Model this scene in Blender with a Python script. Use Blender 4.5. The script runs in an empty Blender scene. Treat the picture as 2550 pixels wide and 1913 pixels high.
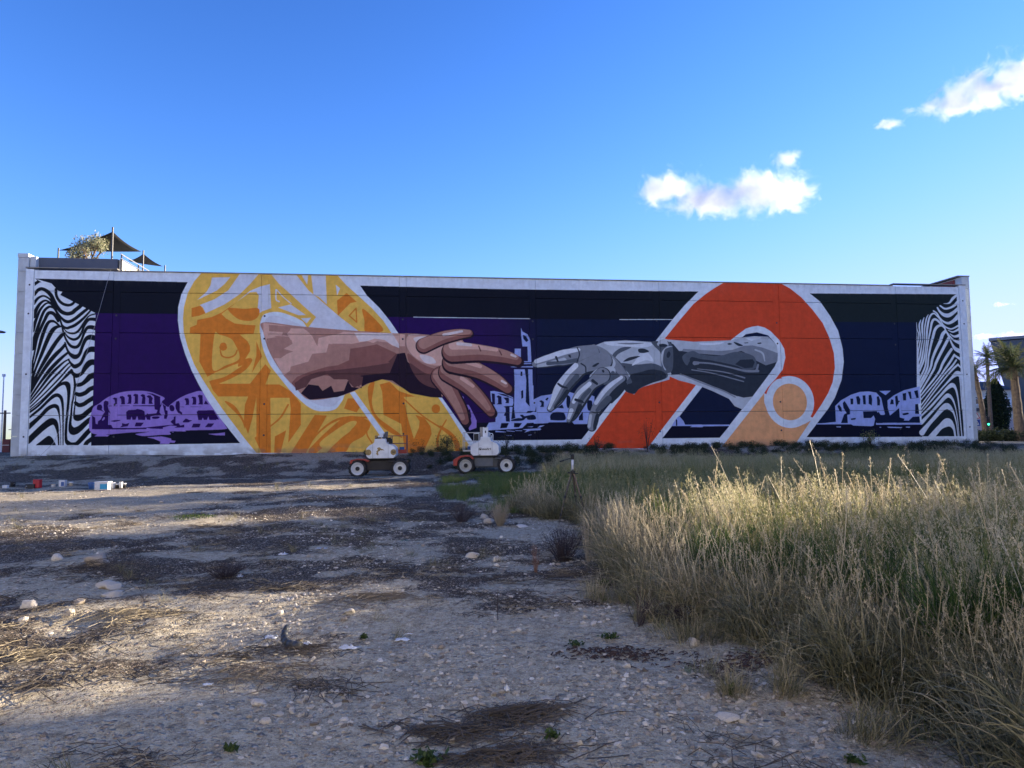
import bpy, math, random
import numpy as np
from mathutils import Vector, Matrix, Euler, noise as mnoise
R_ = math.radians
random.seed(7); rng = np.random.default_rng(11)
scene = bpy.context.scene
COL = scene.collection
# ------------------------------------------------------------------ camera
EYE = 1.9
PITCH, ROLL, FPX = 0.0721, -0.0101, 1768.1
cam_d = bpy.data.cameras.new('camera'); cam = bpy.data.objects.new('camera', cam_d); COL.objects.link(cam)
cam_d.sensor_fit = 'HORIZONTAL'; cam_d.sensor_width = 36.0; cam_d.lens = 36.0 * FPX / 2550.0
cam_d.clip_start = 0.1; cam_d.clip_end = 6000
_f = Vector((0, math.cos(PITCH), math.sin(PITCH))); _u = Vector((0, -math.sin(PITCH), math.cos(PITCH))); _r = Vector((1, 0, 0))
_r2 = math.cos(ROLL) * _r + math.sin(ROLL) * _u; _u2 = -math.sin(ROLL) * _r + math.cos(ROLL) * _u
cam.matrix_world = Matrix(((_r2.x, _u2.x, -_f.x, 0), (_r2.y, _u2.y, -_f.y, 0), (_r2.z, _u2.z, -_f.z, EYE), (0, 0, 0, 1)))
scene.camera = cam
# ------------------------------------------------------------------ light
SUN_AZ, SUN_EL = 23.0, 10.0
w = bpy.data.worlds.new('World'); scene.world = w; w.use_nodes = True
nt = w.node_tree; nt.nodes.clear()
sky = nt.nodes.new('ShaderNodeTexSky'); sky.sky_type = 'NISHITA'; sky.sun_disc = False
sky.sun_elevation = R_(SUN_EL); sky.sun_rotation = R_(90 - SUN_AZ)
sky.altitude = 0; sky.air_density = 1.0; sky.dust_density = 0.05; sky.ozone_density = 3.0
bg = nt.nodes.new('ShaderNodeBackground'); bg.inputs['Strength'].default_value = 0.15
wo = nt.nodes.new('ShaderNodeOutputWorld')
# film-like rendering of the sky: a little more contrast and saturation, soft shoulder for its brightest parts (same everywhere)
hsv = nt.nodes.new('ShaderNodeHueSaturation'); hsv.inputs['Saturation'].default_value = 1.08; nt.links.new(sky.outputs[0], hsv.inputs['Color'])
gam = nt.nodes.new('ShaderNodeGamma'); gam.inputs[1].default_value = 1.55; nt.links.new(hsv.outputs[0], gam.inputs[0])
def vmath(op, a, b):
    x = nt.nodes.new('ShaderNodeVectorMath'); x.operation = op
    for k, v in ((0, a), (1, b)):
        if isinstance(v, tuple): x.inputs[k].default_value = v
        else: nt.links.new(v, x.inputs[k])
    return x.outputs[0]
_c = vmath('MULTIPLY', gam.outputs[0], (.53, .445, .53)); _q = vmath('DIVIDE', _c, (1.5, 1.75, 4.0)); _q = vmath('ADD', vmath('MULTIPLY', _q, _q), (1.0, 1.0, 1.0))
nt.links.new(vmath('DIVIDE', _c, vmath('POWER', _q, (.5, .5, .5))), bg.inputs['Color'])
nt.links.new(bg.outputs[0], wo.inputs['Surface'])
sun_d = bpy.data.lights.new('sun', 'SUN'); sun_d.energy = 5.0; sun_d.angle = R_(0.53); sun_d.color = (1.0, 0.85, 0.64)
sun = bpy.data.objects.new('sun', sun_d); COL.objects.link(sun)
sdir = Vector((math.cos(R_(SUN_EL)) * math.cos(R_(SUN_AZ)), math.cos(R_(SUN_EL)) * math.sin(R_(SUN_AZ)), math.sin(R_(SUN_EL))))
sun.rotation_euler = sdir.to_track_quat('Z', 'Y').to_euler(); sun.location = (40, 20, 40)
scene.view_settings.view_transform = 'Standard'; scene.view_settings.look = 'None'
scene.view_settings.exposure = 1.92; scene.view_settings.gamma = 1.0; scene.view_settings.use_curve_mapping = False
scene.render.engine = 'CYCLES'
cy = scene.cycles
cy.max_bounces = 8; cy.diffuse_bounces = 3; cy.glossy_bounces = 3; cy.transmission_bounces = 4; cy.transparent_max_bounces = 8
cy.volume_bounces = 6; cy.volume_max_steps = 160; cy.use_denoising = True
# ------------------------------------------------------------------ helpers
def lin(r, g, b):
    f = lambda c: (c / 255 / 12.92) if c / 255 <= .04045 else ((c / 255 + .055) / 1.055) ** 2.4
    return (f(r), f(g), f(b))
class MB:
    def __init__(s): s.v = []; s.f = []
    def add(s, vs, fs):
        n = len(s.v); s.v += [tuple(v) for v in vs]; s.f += [tuple(i + n for i in f) for f in fs]; return s
    def box(s, c, size, rz=0.0, M=None):
        x, y, z = [k / 2 for k in size]; ca, sa = math.cos(rz), math.sin(rz)
        vs = []
        for dx, dy, dz in ((-x,-y,-z),(x,-y,-z),(x,y,-z),(-x,y,-z),(-x,-y,z),(x,-y,z),(x,y,z),(-x,y,z)):
            vs.append((c[0] + dx * ca - dy * sa, c[1] + dx * sa + dy * ca, c[2] + dz))
        if M is not None: vs = [tuple(M @ Vector(v)) for v in vs]
        return s.add(vs, [(0,3,2,1),(4,5,6,7),(0,1,5,4),(1,2,6,5),(2,3,7,6),(3,0,4,7)])
    def cyl(s, p0, p1, r0, r1=None, n=8, caps=True):
        r1 = r0 if r1 is None else r1; p0 = Vector(p0); p1 = Vector(p1); d = (p1 - p0)
        if d.length < 1e-6: return s
        q = d.normalized(); a = q.orthogonal().normalized(); b = q.cross(a); vs = []
        for p, r in ((p0, r0), (p1, r1)):
            for i in range(n):
                t = 2 * math.pi * i / n; vs.append(p + (a * math.cos(t) + b * math.sin(t)) * r)
        fs = [(i, (i + 1) % n, n + (i + 1) % n, n + i) for i in range(n)]
        if caps: fs += [tuple(range(n - 1, -1, -1)), tuple(range(n, 2 * n))]
        return s.add(vs, fs)
    def tube(s, pts, r, n=6):
        for i in range(len(pts) - 1):
            ra = r[i] if isinstance(r, (list, tuple)) else r; rb = r[i + 1] if isinstance(r, (list, tuple)) else r
            s.cyl(pts[i], pts[i + 1], ra, rb, n, True)
        return s
    def prism(s, poly, y0, y1):       # poly in (x,z), extruded along y
        n = len(poly); vs = [(x, y0, z) for x, z in poly] + [(x, y1, z) for x, z in poly]
        fs = [tuple(range(n)), tuple(range(2 * n - 1, n - 1, -1))] + [(i, n + i, n + (i + 1) % n, (i + 1) % n) for i in range(n)]
        return s.add(vs, fs)
    def lathe(s, prof, c, axis='Z', n=20):   # prof list of (r,h)
        vs = []; m = len(prof)
        for i in range(n):
            t = 2 * math.pi * i / n
            for r, h in prof:
                if axis == 'Z': vs.append((c[0] + r * math.cos(t), c[1] + r * math.sin(t), c[2] + h))
                else: vs.append((c[0] + r * math.cos(t), c[1] + h, c[2] + r * math.sin(t)))
        fs = []
        for i in range(n):
            for j in range(m - 1):
                a, b = i * m + j, ((i + 1) % n) * m + j
                fs.append((a, b, b + 1, a + 1))
        return s.add(vs, fs)
    def quad(s, a, b, c, d): return s.add([a, b, c, d], [(0, 1, 2, 3)])
    def mesh(s, name, mat, smooth=False):
        me = bpy.data.meshes.new(name); me.from_pydata(s.v, [], s.f); me.update()
        if mat: me.materials.append(mat)
        if smooth: me.polygons.foreach_set('use_smooth', [True] * len(me.polygons))
        return me
    def build(s, name, mat, parent=None, smooth=False, bevel=0, loc=None, rz=0, **kw):
        me = s.mesh(name, mat, smooth); return link(name, me, parent, bevel, loc, rz, **kw)
def link(name, me, parent=None, bevel=0, loc=None, rz=0, label=None, cat=None, group=None, kind=None):
    o = bpy.data.objects.new(name, me); COL.objects.link(o)
    if parent: o.parent = parent
    if loc is not None: o.location = loc
    if rz: o.rotation_euler.z = rz
    if bevel:
        m = o.modifiers.new('bevel', 'BEVEL'); m.width = bevel; m.segments = 2; m.limit_method = 'ANGLE'
    tag(o, label, cat, group, kind); return o
def tag(o, label=None, cat=None, group=None, kind=None):
    if label: o['label'] = label
    if cat: o['category'] = cat
    if group: o['group'] = group
    if kind: o['kind'] = kind
    return o
def thing(name, label, cat, loc=(0, 0, 0), rz=0, group=None):
    o = bpy.data.objects.new(name, None); COL.objects.link(o); o.location = loc; o.rotation_euler.z = rz
    o.empty_display_size = .3
    return tag(o, label, cat, group)
def copy_tree(o, parent=None):
    c = o.copy(); COL.objects.link(c); c.parent = parent
    for ch in list(o.children): copy_tree(ch, c)
    return c
def npmesh(name, V, F, mat=None, smooth=False):     # numpy arrays, F (n,k) uniform
    me = bpy.data.meshes.new(name); k = F.shape[1]
    me.vertices.add(len(V)); me.vertices.foreach_set('co', V.astype(np.float32).ravel())
    me.loops.add(F.size); me.loops.foreach_set('vertex_index', F.astype(np.int32).ravel())
    me.polygons.add(len(F)); me.polygons.foreach_set('loop_start', np.arange(0, F.size, k, dtype=np.int32))
    me.update(calc_edges=True)
    if smooth: me.polygons.foreach_set('use_smooth', np.ones(len(F), bool))
    if mat: me.materials.append(mat)
    me.validate(); return me
def at(px, py, dz=0.0):      # point of the ground seen at photo position px, py
    d = _f + _r2 * ((px - 1275) / FPX) + _u2 * ((956.5 - py) / FPX); t = EYE / max(1e-3, -d.z)
    for _ in range(30):
        p = Vector((0, 0, EYE)) + d * t; z = float(zf(p.x, p.y)); t = .5 * t + .5 * (z - EYE) / min(-1e-3, d.z)
        if t < 0 or t > 90: t = 60; break
    p = Vector((0, 0, EYE)) + d * t; return (p.x, p.y, float(zf(p.x, p.y)) + dz)
def atd(px, py, Y):          # point at depth Y seen at photo position px, py
    d = _f + _r2 * ((px - 1275) / FPX) + _u2 * ((956.5 - py) / FPX); return Vector((0, 0, EYE)) + d * (Y / d.y)
# value noise
_T = np.random.default_rng(5).random((256, 256))
def vn(x, y, seed=0):
    x = np.asarray(x, float) + seed * 37.7; y = np.asarray(y, float) + seed * 91.3
    xi = np.floor(x).astype(int); yi = np.floor(y).astype(int); fx = x - xi; fy = y - yi
    fx = fx * fx * (3 - 2 * fx); fy = fy * fy * (3 - 2 * fy)
    a = _T[xi & 255, yi & 255]; b = _T[(xi + 1) & 255, yi & 255]; c = _T[xi & 255, (yi + 1) & 255]; d = _T[(xi + 1) & 255, (yi + 1) & 255]
    return (a * (1 - fx) + b * fx) * (1 - fy) + (c * (1 - fx) + d * fx) * fy
def fbm(x, y, o=4, seed=0):
    s = 0; a = .5; t = 0
    for i in range(o): s = s + a * vn(x * 2 ** i, y * 2 ** i, seed + i); t += a; a *= .5
    return s / t
def sstep(a, b, x): t = np.clip((x - a) / (b - a), 0, 1); return t * t * (3 - 2 * t)
# wall frame
TH, Z0 = 0.1292, 44.032
CU, SU = math.cos(TH), math.sin(TH)
def wl(s, n, h):     # s along the wall, n outwards to the camera (positive = in front), h above eye level
    return (s * CU + n * SU, Z0 + s * SU - n * CU, h + EYE)
def wdist(x, y): return (x) * SU - (y - Z0) * CU
def zf(x, y):
    x = np.asarray(x, float); y = np.asarray(y, float); d = wdist(x, y)
    base = sstep(8.0, 0.6, d) * 1.0 - .3 * sstep(-4, -40, d)
    far = sstep(150, 60, np.hypot(x, y))
    nz = (fbm(x * .22, y * .22, 3, 3) - .5) * .22 + (fbm(x * 1.1, y * 1.1, 3, 9) - .5) * .13 + (fbm(x * 4.5, y * 4.5, 3, 15) - .5) * .05
    return base + nz * (far * .9 + .1) - .01
# ------------------------------------------------------------------ materials
def mat_new(name):
    m = bpy.data.materials.new(name); m.use_nodes = True; n = m.node_tree; n.nodes.clear()
    out = n.nodes.new('ShaderNodeOutputMaterial'); p = n.nodes.new('ShaderNodeBsdfPrincipled'); n.links.new(p.outputs[0], out.inputs[0])
    return m, n, p, out
def N(n, t, **kw):
    x = n.nodes.new(t)
    for k, v in kw.items():
        if k.startswith('i_'):
            key = k[2:]; x.inputs[int(key) if key.isdigit() else key.replace('_', ' ')].default_value = v
        else: setattr(x, k, v)
    return x
def ramp(n, fac, stops):
    r = n.nodes.new('ShaderNodeValToRGB'); e = r.color_ramp.elements
    while len(e) < len(stops): e.new(.5)
    for i, (p, c) in enumerate(stops): e[i].position = p; e[i].color = (*c, 1) if len(c) == 3 else c
    n.links.new(fac, r.inputs[0]); return r
def plain(name, c, rough=.6, metal=0, var=.12, scale=6, bump=.0, dirt=None, dirtamt=.35, sub=0, spec=None):
    m, n, p, out = mat_new(name)
    tc = N(n, 'ShaderNodeTexCoord'); nz = N(n, 'ShaderNodeTexNoise', i_Scale=scale, i_Detail=6.0, i_Roughness=.6)
    n.links.new(tc.outputs['Object'], nz.inputs['Vector'])
    lo = tuple(max(0, k * (1 - var)) for k in c); hi = tuple(min(1, k * (1 + var)) for k in c)
    r = ramp(n, nz.outputs['Fac'], [(.3, lo), (.7, hi)]); col = r.outputs[0]
    if dirt:
        n2 = N(n, 'ShaderNodeTexNoise', i_Scale=scale * .45, i_Detail=8.0, i_Roughness=.7); n.links.new(tc.outputs['Object'], n2.inputs['Vector'])
        r2 = ramp(n, n2.outputs['Fac'], [(.45, (0, 0, 0)), (.72, (dirtamt,) * 3)])
        mx = N(n, 'ShaderNodeMix', data_type='RGBA'); n.links.new(r2.outputs[0], mx.inputs[0]); n.links.new(col, mx.inputs[6]); mx.inputs[7].default_value = (*dirt, 1); col = mx.outputs[2]
    n.links.new(col, p.inputs['Base Color']); p.inputs['Roughness'].default_value = rough; p.inputs['Metallic'].default_value = metal
    if spec is not None: p.inputs['Specular IOR Level'].default_value = spec
    if bump:
        b = N(n, 'ShaderNodeBump', i_Strength=.5, i_Distance=bump); n.links.new(nz.outputs['Fac'], b.inputs['Height']); n.links.new(b.outputs[0], p.inputs['Normal'])
    return m
def leafmat(name, cols, rough=.55, trans=.35, instancer=True):
    m = bpy.data.materials.new(name); m.use_nodes = True; n = m.node_tree; n.nodes.clear()
    out = n.nodes.new('ShaderNodeOutputMaterial'); d = N(n, 'ShaderNodeBsdfPrincipled'); t = N(n, 'ShaderNodeBsdfTranslucent'); mx = N(n, 'ShaderNodeMixShader')
    d.inputs['Roughness'].default_value = rough; d.inputs['Specular IOR Level'].default_value = .25; mx.inputs[0].default_value = trans
    at = N(n, 'ShaderNodeAttribute'); at.attribute_type = 'GEOMETRY'; at.attribute_name = 'tint'
    ai = N(n, 'ShaderNodeAttribute'); ai.attribute_type = 'INSTANCER'; ai.attribute_name = 'itint'
    ad = N(n, 'ShaderNodeMath', operation='ADD'); n.links.new(at.outputs['Fac'], ad.inputs[0]); n.links.new(ai.outputs['Fac'], ad.inputs[1])
    r = ramp(n, ad.outputs[0] if instancer else at.outputs['Fac'], [(i / (len(cols) - 1), c) for i, c in enumerate(cols)])
    n.links.new(r.outputs[0], d.inputs['Base Color']); n.links.new(r.outputs[0], t.inputs['Color'])
    n.links.new(d.outputs[0], mx.inputs[1]); n.links.new(t.outputs[0], mx.inputs[2]); n.links.new(mx.outputs[0], out.inputs[0])
    return m
def set_tint(me, vals):
    a = me.attributes.new('tint', 'FLOAT', 'POINT'); a.data.foreach_set('value', np.asarray(vals, np.float32))
MURAL = '''
P zb -2774,886 -2775,909 -2761,920 -2770,931 -2736,910 -2745,909 -2762,897
L zb -2775,834,16 -2755,863,19 -2735,872,19 -2709,860,21 -2685,836,22 -2667,802,22 -2649,768,21 -2625,740,22 -2595,728,22 -2567,734,23 -2550,750,23 -2528,769,23 -2505,795,22
L zb -2775,785,18 -2753,816,15 -2728,830,12 -2705,823,11 -2684,805,11 -2669,777,10 -2647,737,9 -2623,703,13 -2600,684,19 -2577,683,19 -2549,700,19 -2520,726,19 -2481,761,16 -2467,770,16
L zb -2658,870,16 -2656,839,16 -2644,811,16 -2620,787,17 -2591,778,17 -2569,784,16 -2552,803,14
L zb -2775,710,26 -2757,757,20 -2738,788,16 -2716,803,12 -2695,797,11 -2678,780,11 -2663,761,11 -2641,718,12 -2626,681,11 -2617,650,11 -2608,613,11 -2590,570,12 -2569,542,16 -2546,533,19 -2526,542,18 -2510,576,14 -2497,617,15 -2483,645,19 -2463,651,24 -2434,644,25
L zb -2775,630,23 -2761,683,18 -2742,742,15 -2720,776,12 -2701,789,10 -2683,783,9 -2669,767,9 -2653,743,7
L zb -2774,525,29 -2758,605,20 -2740,677,17 -2719,739,16 -2697,764,15 -2680,767,14 -2662,755,11 -2641,715,10
L zb -2773,421,12 -2759,507,10 -2748,584,12 -2730,646,17 -2712,692,18 -2696,727,20 -2676,732,21 -2658,718,19 -2640,684,14
L zb -2773,384,18 -2757,445,10 -2742,507,15 -2725,584,20 -2707,646,20 -2691,677,18 -2671,684,16 -2654,677,12 -2633,657,12
L zb -2774,332,21 -2750,409,13 -2722,492,19 -2696,569,23 -2672,625,25 -2650,648,20 -2627,653,11
L zb -2776,292,17 -2738,384,15 -2701,461,22 -2669,523,23 -2642,569,22 -2620,600,22 -2614,610,12
L zb -2776,268,14 -2726,369,17 -2680,446,23 -2645,492,23 -2617,523,19 -2598,548,17
L zb -2776,239,11 -2725,326,14 -2679,396,21 -2638,446,20 -2605,480,16 -2581,502,13
L zb -2776,219,9 -2723,295,12 -2669,375,17 -2628,421,14 -2598,449,10 -2575,463,9
L zb -2776,203,8 -2722,268,10 -2668,338,12 -2619,393,12 -2586,430,9 -2566,448,7
L zb -2776,184,8 -2722,240,8 -2667,301,9 -2612,366,10 -2579,409,9 -2563,426,6
L zb -2775,171,7 -2721,219,7 -2666,277,8 -2611,338,11 -2584,369,16 -2562,392,18 -2547,375,18 -2538,366,22
L zb -2622,672,4 -2610,653,11 -2593,644,16 -2576,649,17 -2547,663,18 -2508,698,15 -2476,736,11 -2461,758,11
L zb -2613,650,4 -2592,622,8 -2560,613,12 -2535,623,14 -2518,645,13 -2493,692,9 -2471,718,8 -2437,730,9
L zb -2606,622,4 -2582,591,11 -2553,578,16 -2528,589,15 -2511,620,13 -2498,660,14 -2479,692,17 -2459,698,19 -2433,695,21
L zb -2599,560,9 -2592,535,11 -2580,508,13 -2565,489,20 -2541,477,28 -2519,493,19 -2503,542,18 -2487,580,22 -2464,592,30 -2434,586,31
L zb -2577,461,9 -2566,443,12 -2551,426,20 -2537,422,25 -2511,440,19 -2495,477,18 -2479,508,25 -2459,521,32 -2433,521,34
L zb -2559,400,15 -2553,384,18 -2538,370,24 -2526,369,25 -2504,381,20 -2488,409,26 -2471,434,33 -2454,446,34 -2434,446,34
L zb -2538,314,15 -2516,315,23 -2496,323,23 -2474,344,28 -2457,363,33 -2432,371,35
L zb -2527,263,21 -2509,258,25 -2480,269,25 -2458,289,26 -2432,300,27
L zb -2532,212,18 -2512,198,24 -2487,204,25 -2464,221,25 -2433,241,26
L zb -2536,139,12 -2519,125,37 -2490,135,31 -2463,160,28 -2435,183,29
L zb -2545,363,10 -2538,314,13 -2542,261,12 -2550,200,10 -2553,139,12 -2556,84,18 -2543,52,40 -2528,50,42 -2503,65,34 -2475,93,29 -2455,111,28 -2436,123,28
L zb -2531,274,4 -2532,221,7 -2536,176,8 -2537,139,11 -2528,117,15
L zb -2573,-7,18 -2551,-24,21 -2528,-26,24 -2514,-20,24 -2487,10,27 -2459,44,27 -2437,65,28
L zb -2473,-42,24 -2463,-17,24 -2435,5,24
L zb -2776,157,12 -2734,191,12 -2693,236,12 -2649,285,13 -2625,310,15 -2599,324,20 -2578,317,28 -2570,279,20 -2570,221,15 -2574,144,14 -2577,83,14 -2577,22,15 -2571,-14,18 -2556,-29,18
L zb -2777,127,13 -2719,179,15 -2678,224,16 -2648,251,21 -2626,255,21 -2608,236,18 -2599,190,13 -2595,114,9 -2590,-34,6
L zb -2776,75,28 -2718,133,21 -2682,175,22 -2655,192,23 -2635,192,23 -2623,175,16 -2614,129,7 -2606,53,4 -2602,-34,4
L zb -2776,-5,33 -2729,45,34 -2688,84,37 -2655,105,40 -2634,93,27 -2622,53,15 -2616,8,9 -2613,-34,8
S zb -2734,-32 -2705,-3 -2677,20 -2663,23 -2649,11 -2639,-7 -2631,-34 -2684,-35
P wh -2900,1055 -2776,940 -2773,886 -2772,631 -2773,450 -2774,236 -2774,-29 -2771,-144 -2876,-143
P wh -2880,-29 -2412,-32 -2408,-150 -2876,-143
P ceil -2775,931 -1934,925 -965,922 -83,914 1228,920 2007,920 3067,931 2763,734 2173,730 1049,731 -84,727 -679,730 -1984,734 -2439,733 -2634,837 -2624,856 -2646,862 -2684,904
G back -2439,733 -1984,734 -679,730 -84,727 1049,731 2173,730 2763,734 2737,253 2758,-38 1941,-29 962,-27 160,-28 -1625,-28 -2438,-33
P floor -2442,43 -2414,38 -2019,44 -1917,57 -1706,55 -239,79 136,79 481,74 990,52 1447,48 2085,48 2763,43 2761,-38 1941,-32 962,-29 160,-31 -1625,-30 -2440,-35
P ceil 2969,869 2761,733 2772,737 2835,777 2901,818 2946,848
P zb2 3071,932 2969,869 2761,733 2764,467 2766,300 2761,9 2759,-36 3070,-37 3065,156 3070,435 3071,700
L zw 2971,865,3 2998,866,7 3017,874,13 3040,900,18 3070,923,13
L zw 2943,850,10 2971,832,13 2996,831,13 3037,846,15 3075,875,23
L zw 2922,836,11 2937,811,15 2965,789,23 3000,784,27 3038,803,23 3076,833,19
L zw 2892,813,11 2915,798,10 2935,768,9 2962,742,12 2997,731,17 3034,746,21 3076,780,30
L zw 2934,752,4 2967,712,8 2999,694,10 3027,694,10 3078,718,13
L zw 2991,683,3 3022,671,9 3044,676,11 3078,692,17
L zw 3004,659,3 3035,640,13 3075,647,21
L zw 2986,669,4 3003,643,8 3033,613,13 3076,597,27
L zw 2762,733,3 2763,687,5 2774,654,8 2770,615,7 2763,588,4
L zw 2794,750,5 2781,717,11 2782,674,10 2787,631,8 2777,588,9 2765,539,7 2763,516,4
L zw 2819,767,5 2804,724,14 2800,671,12 2803,631,7 2791,582,8 2777,516,12 2764,470,7
L zw 2851,787,4 2835,757,9 2817,681,9 2816,631,6 2805,566,9 2786,483,14 2763,428,11
L zw 2941,752,8 2917,778,9 2897,795,9 2875,789,12 2855,757,13 2836,681,15 2829,615,11 2814,533,9 2800,474,12 2765,405,13
L zw 2946,719,14 2919,748,15 2894,756,15 2875,734,16 2861,681,13 2843,615,10 2823,516,11 2808,434,12 2762,349,13
L zw 2941,752,7 2966,699,9 2992,646,11 3014,593,13 3037,557,24 3076,537,30
L zw 2970,696,11 2946,714,13 2917,708,18 2894,682,19 2876,632,19 2859,582,16 2837,500,12 2821,418,14 2762,316,16
L zw 2972,676,19 2949,652,24 2929,606,22 2893,546,19 2864,484,17 2843,418,15 2765,294,12
L zw 2991,626,19 2963,580,20 2927,523,19 2891,461,18 2863,402,15 2764,261,10
L zw 3010,552,18 2977,510,20 2938,454,18 2898,385,14 2765,238,9
L zw 3029,514,15 2996,468,16 2957,421,14 2903,356,9 2765,212,8
L zw 3029,512,13 3073,484,17
L zw 3041,478,11 3005,435,13 2936,369,10 2763,173,8
L zw 3052,448,13 3014,418,13 2954,359,9 2877,277,9 2763,147,8
L zw 3052,448,13 3073,425,8
L zw 3066,380,36 3041,386,35 3011,367,21 2981,341,14 2932,295,10 2856,220,10 2762,126,7
L zw 3065,147,7 3062,245,7 3062,311,7 3061,360,13
L zw 2761,102,11 2835,165,14 2911,239,15 2960,285,20 3001,308,30 3024,285,17 3036,232,11 3042,164,9 3047,66,7 3052,-42,8
L zw 2762,58,25 2840,129,16 2908,194,21 2942,226,25 2968,238,27 2995,216,16 3014,164,8 3026,82,5 3031,-42,5
L zw 2760,-10,39 2811,45,26 2867,99,26 2920,151,34 2956,166,41 2987,141,22 3003,112,11 3017,49,7 3024,-42,6
L zw 2820,-46,39 2853,-14,38 2898,28,36 2950,57,56 2981,40,33 2997,7,16 3003,-41,13
P wh 2758,-35 3073,-37 3084,-146 2752,-142
P wh 3072,947 3072,887 3072,800 3072,713 3071,633 3070,443 3067,-39 3145,-40 3207,949
S lav -2441,169 -2402,208 -2356,244 -2303,267 -2246,278 -2179,280 -2128,274 -2083,257 -2046,237 -2061,217 -2052,203 -2026,185 -2013,199 -1963,237 -1905,264 -1836,275 -1782,202 -1706,78 -1706,53 -1848,49 -1924,47 -1927,42 -2009,42 -2009,25 -2060,23 -2155,17 -2199,27 -2189,32 -2125,42 -2223,39 -2437,36
P lav -2138,10 -2060,14 -2033,9 -2005,1 -2003,-9 -1979,-13 -1987,-24 -2011,-22 -2015,-30 -2066,-29 -2063,-16 -2100,1
P lav -2425,18 -2407,29 -2380,30 -2343,24 -2353,17
P lav -1801,26 -1744,29 -1705,34 -1705,16 -1758,18
P lav -2004,39 -1991,41 -1994,36
S pur -2416,176 -2412,197 -2395,201 -2386,187 -2388,172 -2374,156 -2391,165 -2408,169
P pur -2380,197 -2379,217 -2369,224 -2354,219 -2352,204 -2357,194 -2351,172 -2340,147 -2352,158 -2352,83 -2335,83 -2326,65 -2143,64 -2139,58 -2270,56 -2438,59 -2440,137 -2423,126 -2419,91 -2409,87 -2407,105 -2393,115 -2380,147 -2371,158 -2378,172
P lav -2386,112 -2376,130 -2371,126 -2372,117 -2382,107
P pur -2333,235 -2323,242 -2308,238 -2307,202 -2325,204 -2318,210 -2321,227
P pur -2294,238 -2291,249 -2276,250 -2266,242 -2263,202 -2286,202 -2283,209 -2286,234
P pur -2253,250 -2247,259 -2232,258 -2228,240 -2229,204 -2253,204 -2246,213 -2245,243
P pur -2221,254 -2212,263 -2193,259 -2192,204 -2217,204 -2210,213 -2211,247
P pur -2180,252 -2171,261 -2156,257 -2152,236 -2153,202 -2173,204 -2172,214 -2169,243
P pur -2146,247 -2137,254 -2124,253 -2111,236 -2116,218 -2110,203 -2134,204 -2133,236
P pur -2148,266 -2114,264 -2093,254 -2071,245 -2069,196 -2061,214 -2063,194 -2069,181 -2072,153 -2058,136 -2097,135 -2121,131 -2122,110 -2140,112 -2148,130 -2151,110 -2252,113 -2256,157 -2243,168 -2206,170 -2196,175 -2169,169 -2155,160 -2153,135 -2138,149 -2134,144 -2090,149 -2084,167 -2099,171 -2102,189 -2220,191 -2219,195 -2102,196 -2105,246 -2120,257
P lav -2230,113 -2225,132 -2220,112
P lav -2203,112 -2195,134 -2188,112
S pur -2114,124 -2104,130 -2076,130 -2071,124 -2083,117 -2107,117
P pur -2058,207 -2049,196 -2037,189 -2038,167 -2028,163 -2027,134 -2033,115 -2047,117 -2047,135 -2042,142 -2048,167
S pur -2019,185 -2013,196 -1999,194 -1990,177 -1995,161 -2012,163
P pur -1986,192 -1981,217 -1966,221 -1961,206 -1961,163 -1947,152 -1947,138 -1971,152 -1983,174
P pur -1936,226 -1932,237 -1914,235 -1909,220 -1910,197 -1930,197 -1926,206 -1930,224
P pur -1899,237 -1890,246 -1873,242 -1869,224 -1870,198 -1893,198 -1888,213 -1890,235
P pur -1863,251 -1853,256 -1835,253 -1832,198 -1860,200 -1852,209 -1856,238
P pur -1827,202 -1817,224 -1799,198
P pur -1866,155 -1858,164 -1771,165 -1746,122 -1739,109 -1754,111 -1756,107 -1794,108 -1800,129 -1808,108 -1825,108 -1831,122 -1837,107 -1856,108
P pur -2355,194 -2335,194 -2335,191 -2355,191
P pur -2326,193 -2305,194 -2305,192 -2326,191
P pur -2291,194 -2238,194 -2238,192 -2291,191
P pur -1960,187 -1936,186 -1936,183 -1960,185
P pur -1901,187 -1843,186 -1842,184 -1901,184
P pur -2342,105 -2319,111 -2289,111 -2285,107 -2319,100
P pur -2277,93 -2258,88 -2236,94 -2244,75 -2288,68 -2276,79
P pur -2201,96 -2157,95 -2173,73 -2207,73
P pur -2212,64 -2143,67 -2089,73 -2021,80 -1993,82 -2011,98 -1994,116 -1993,84 -1993,127 -1983,132 -1982,87 -1966,91 -1955,76 -1933,83 -1933,65 -1989,64 -1973,73 -2010,77 -2051,66 -2052,57 -2119,60 -2139,64 -2163,58 -2212,61
P pur -1942,101 -1926,118 -1905,108 -1889,106 -1911,94 -1942,94
P pur -1884,87 -1842,86 -1849,65 -1893,64
P pur -1801,88 -1766,87 -1783,66 -1818,66
P lav -330,245 -314,249 -300,237 -300,193 -270,189 -258,168 -234,120 -222,92 -223,48 -267,32 -271,46 -251,80 -267,72 -311,84 -331,105
P lav -136,273 -112,275 -51,261 6,234 8,187 18,187 21,228 19,273 15,309 135,309 134,221 183,244 242,252 309,284 392,259 476,259 523,239 519,66 389,66 380,78 231,78 218,72 136,71 132,77 91,73 62,45 17,39 -105,34 -162,31 -164,47 -146,79 -105,83 -103,143 -125,147
P lavp -330,245 -314,249 -300,237 -300,193 -270,189 -258,168 -234,120 -222,92 -223,48 -267,32 -271,46 -251,80 -267,72 -311,84 -331,105
P pur2 -301,80 -305,96 -295,120 -274,136 -276,156 -262,164 -254,120 -258,104 -255,80
P nav -98,238 -87,248 -67,240 -65,192 -98,192 -88,200 -88,232
P nav -55,234 -22,234 -19,222 -21,198 -43,200 -37,212
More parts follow.
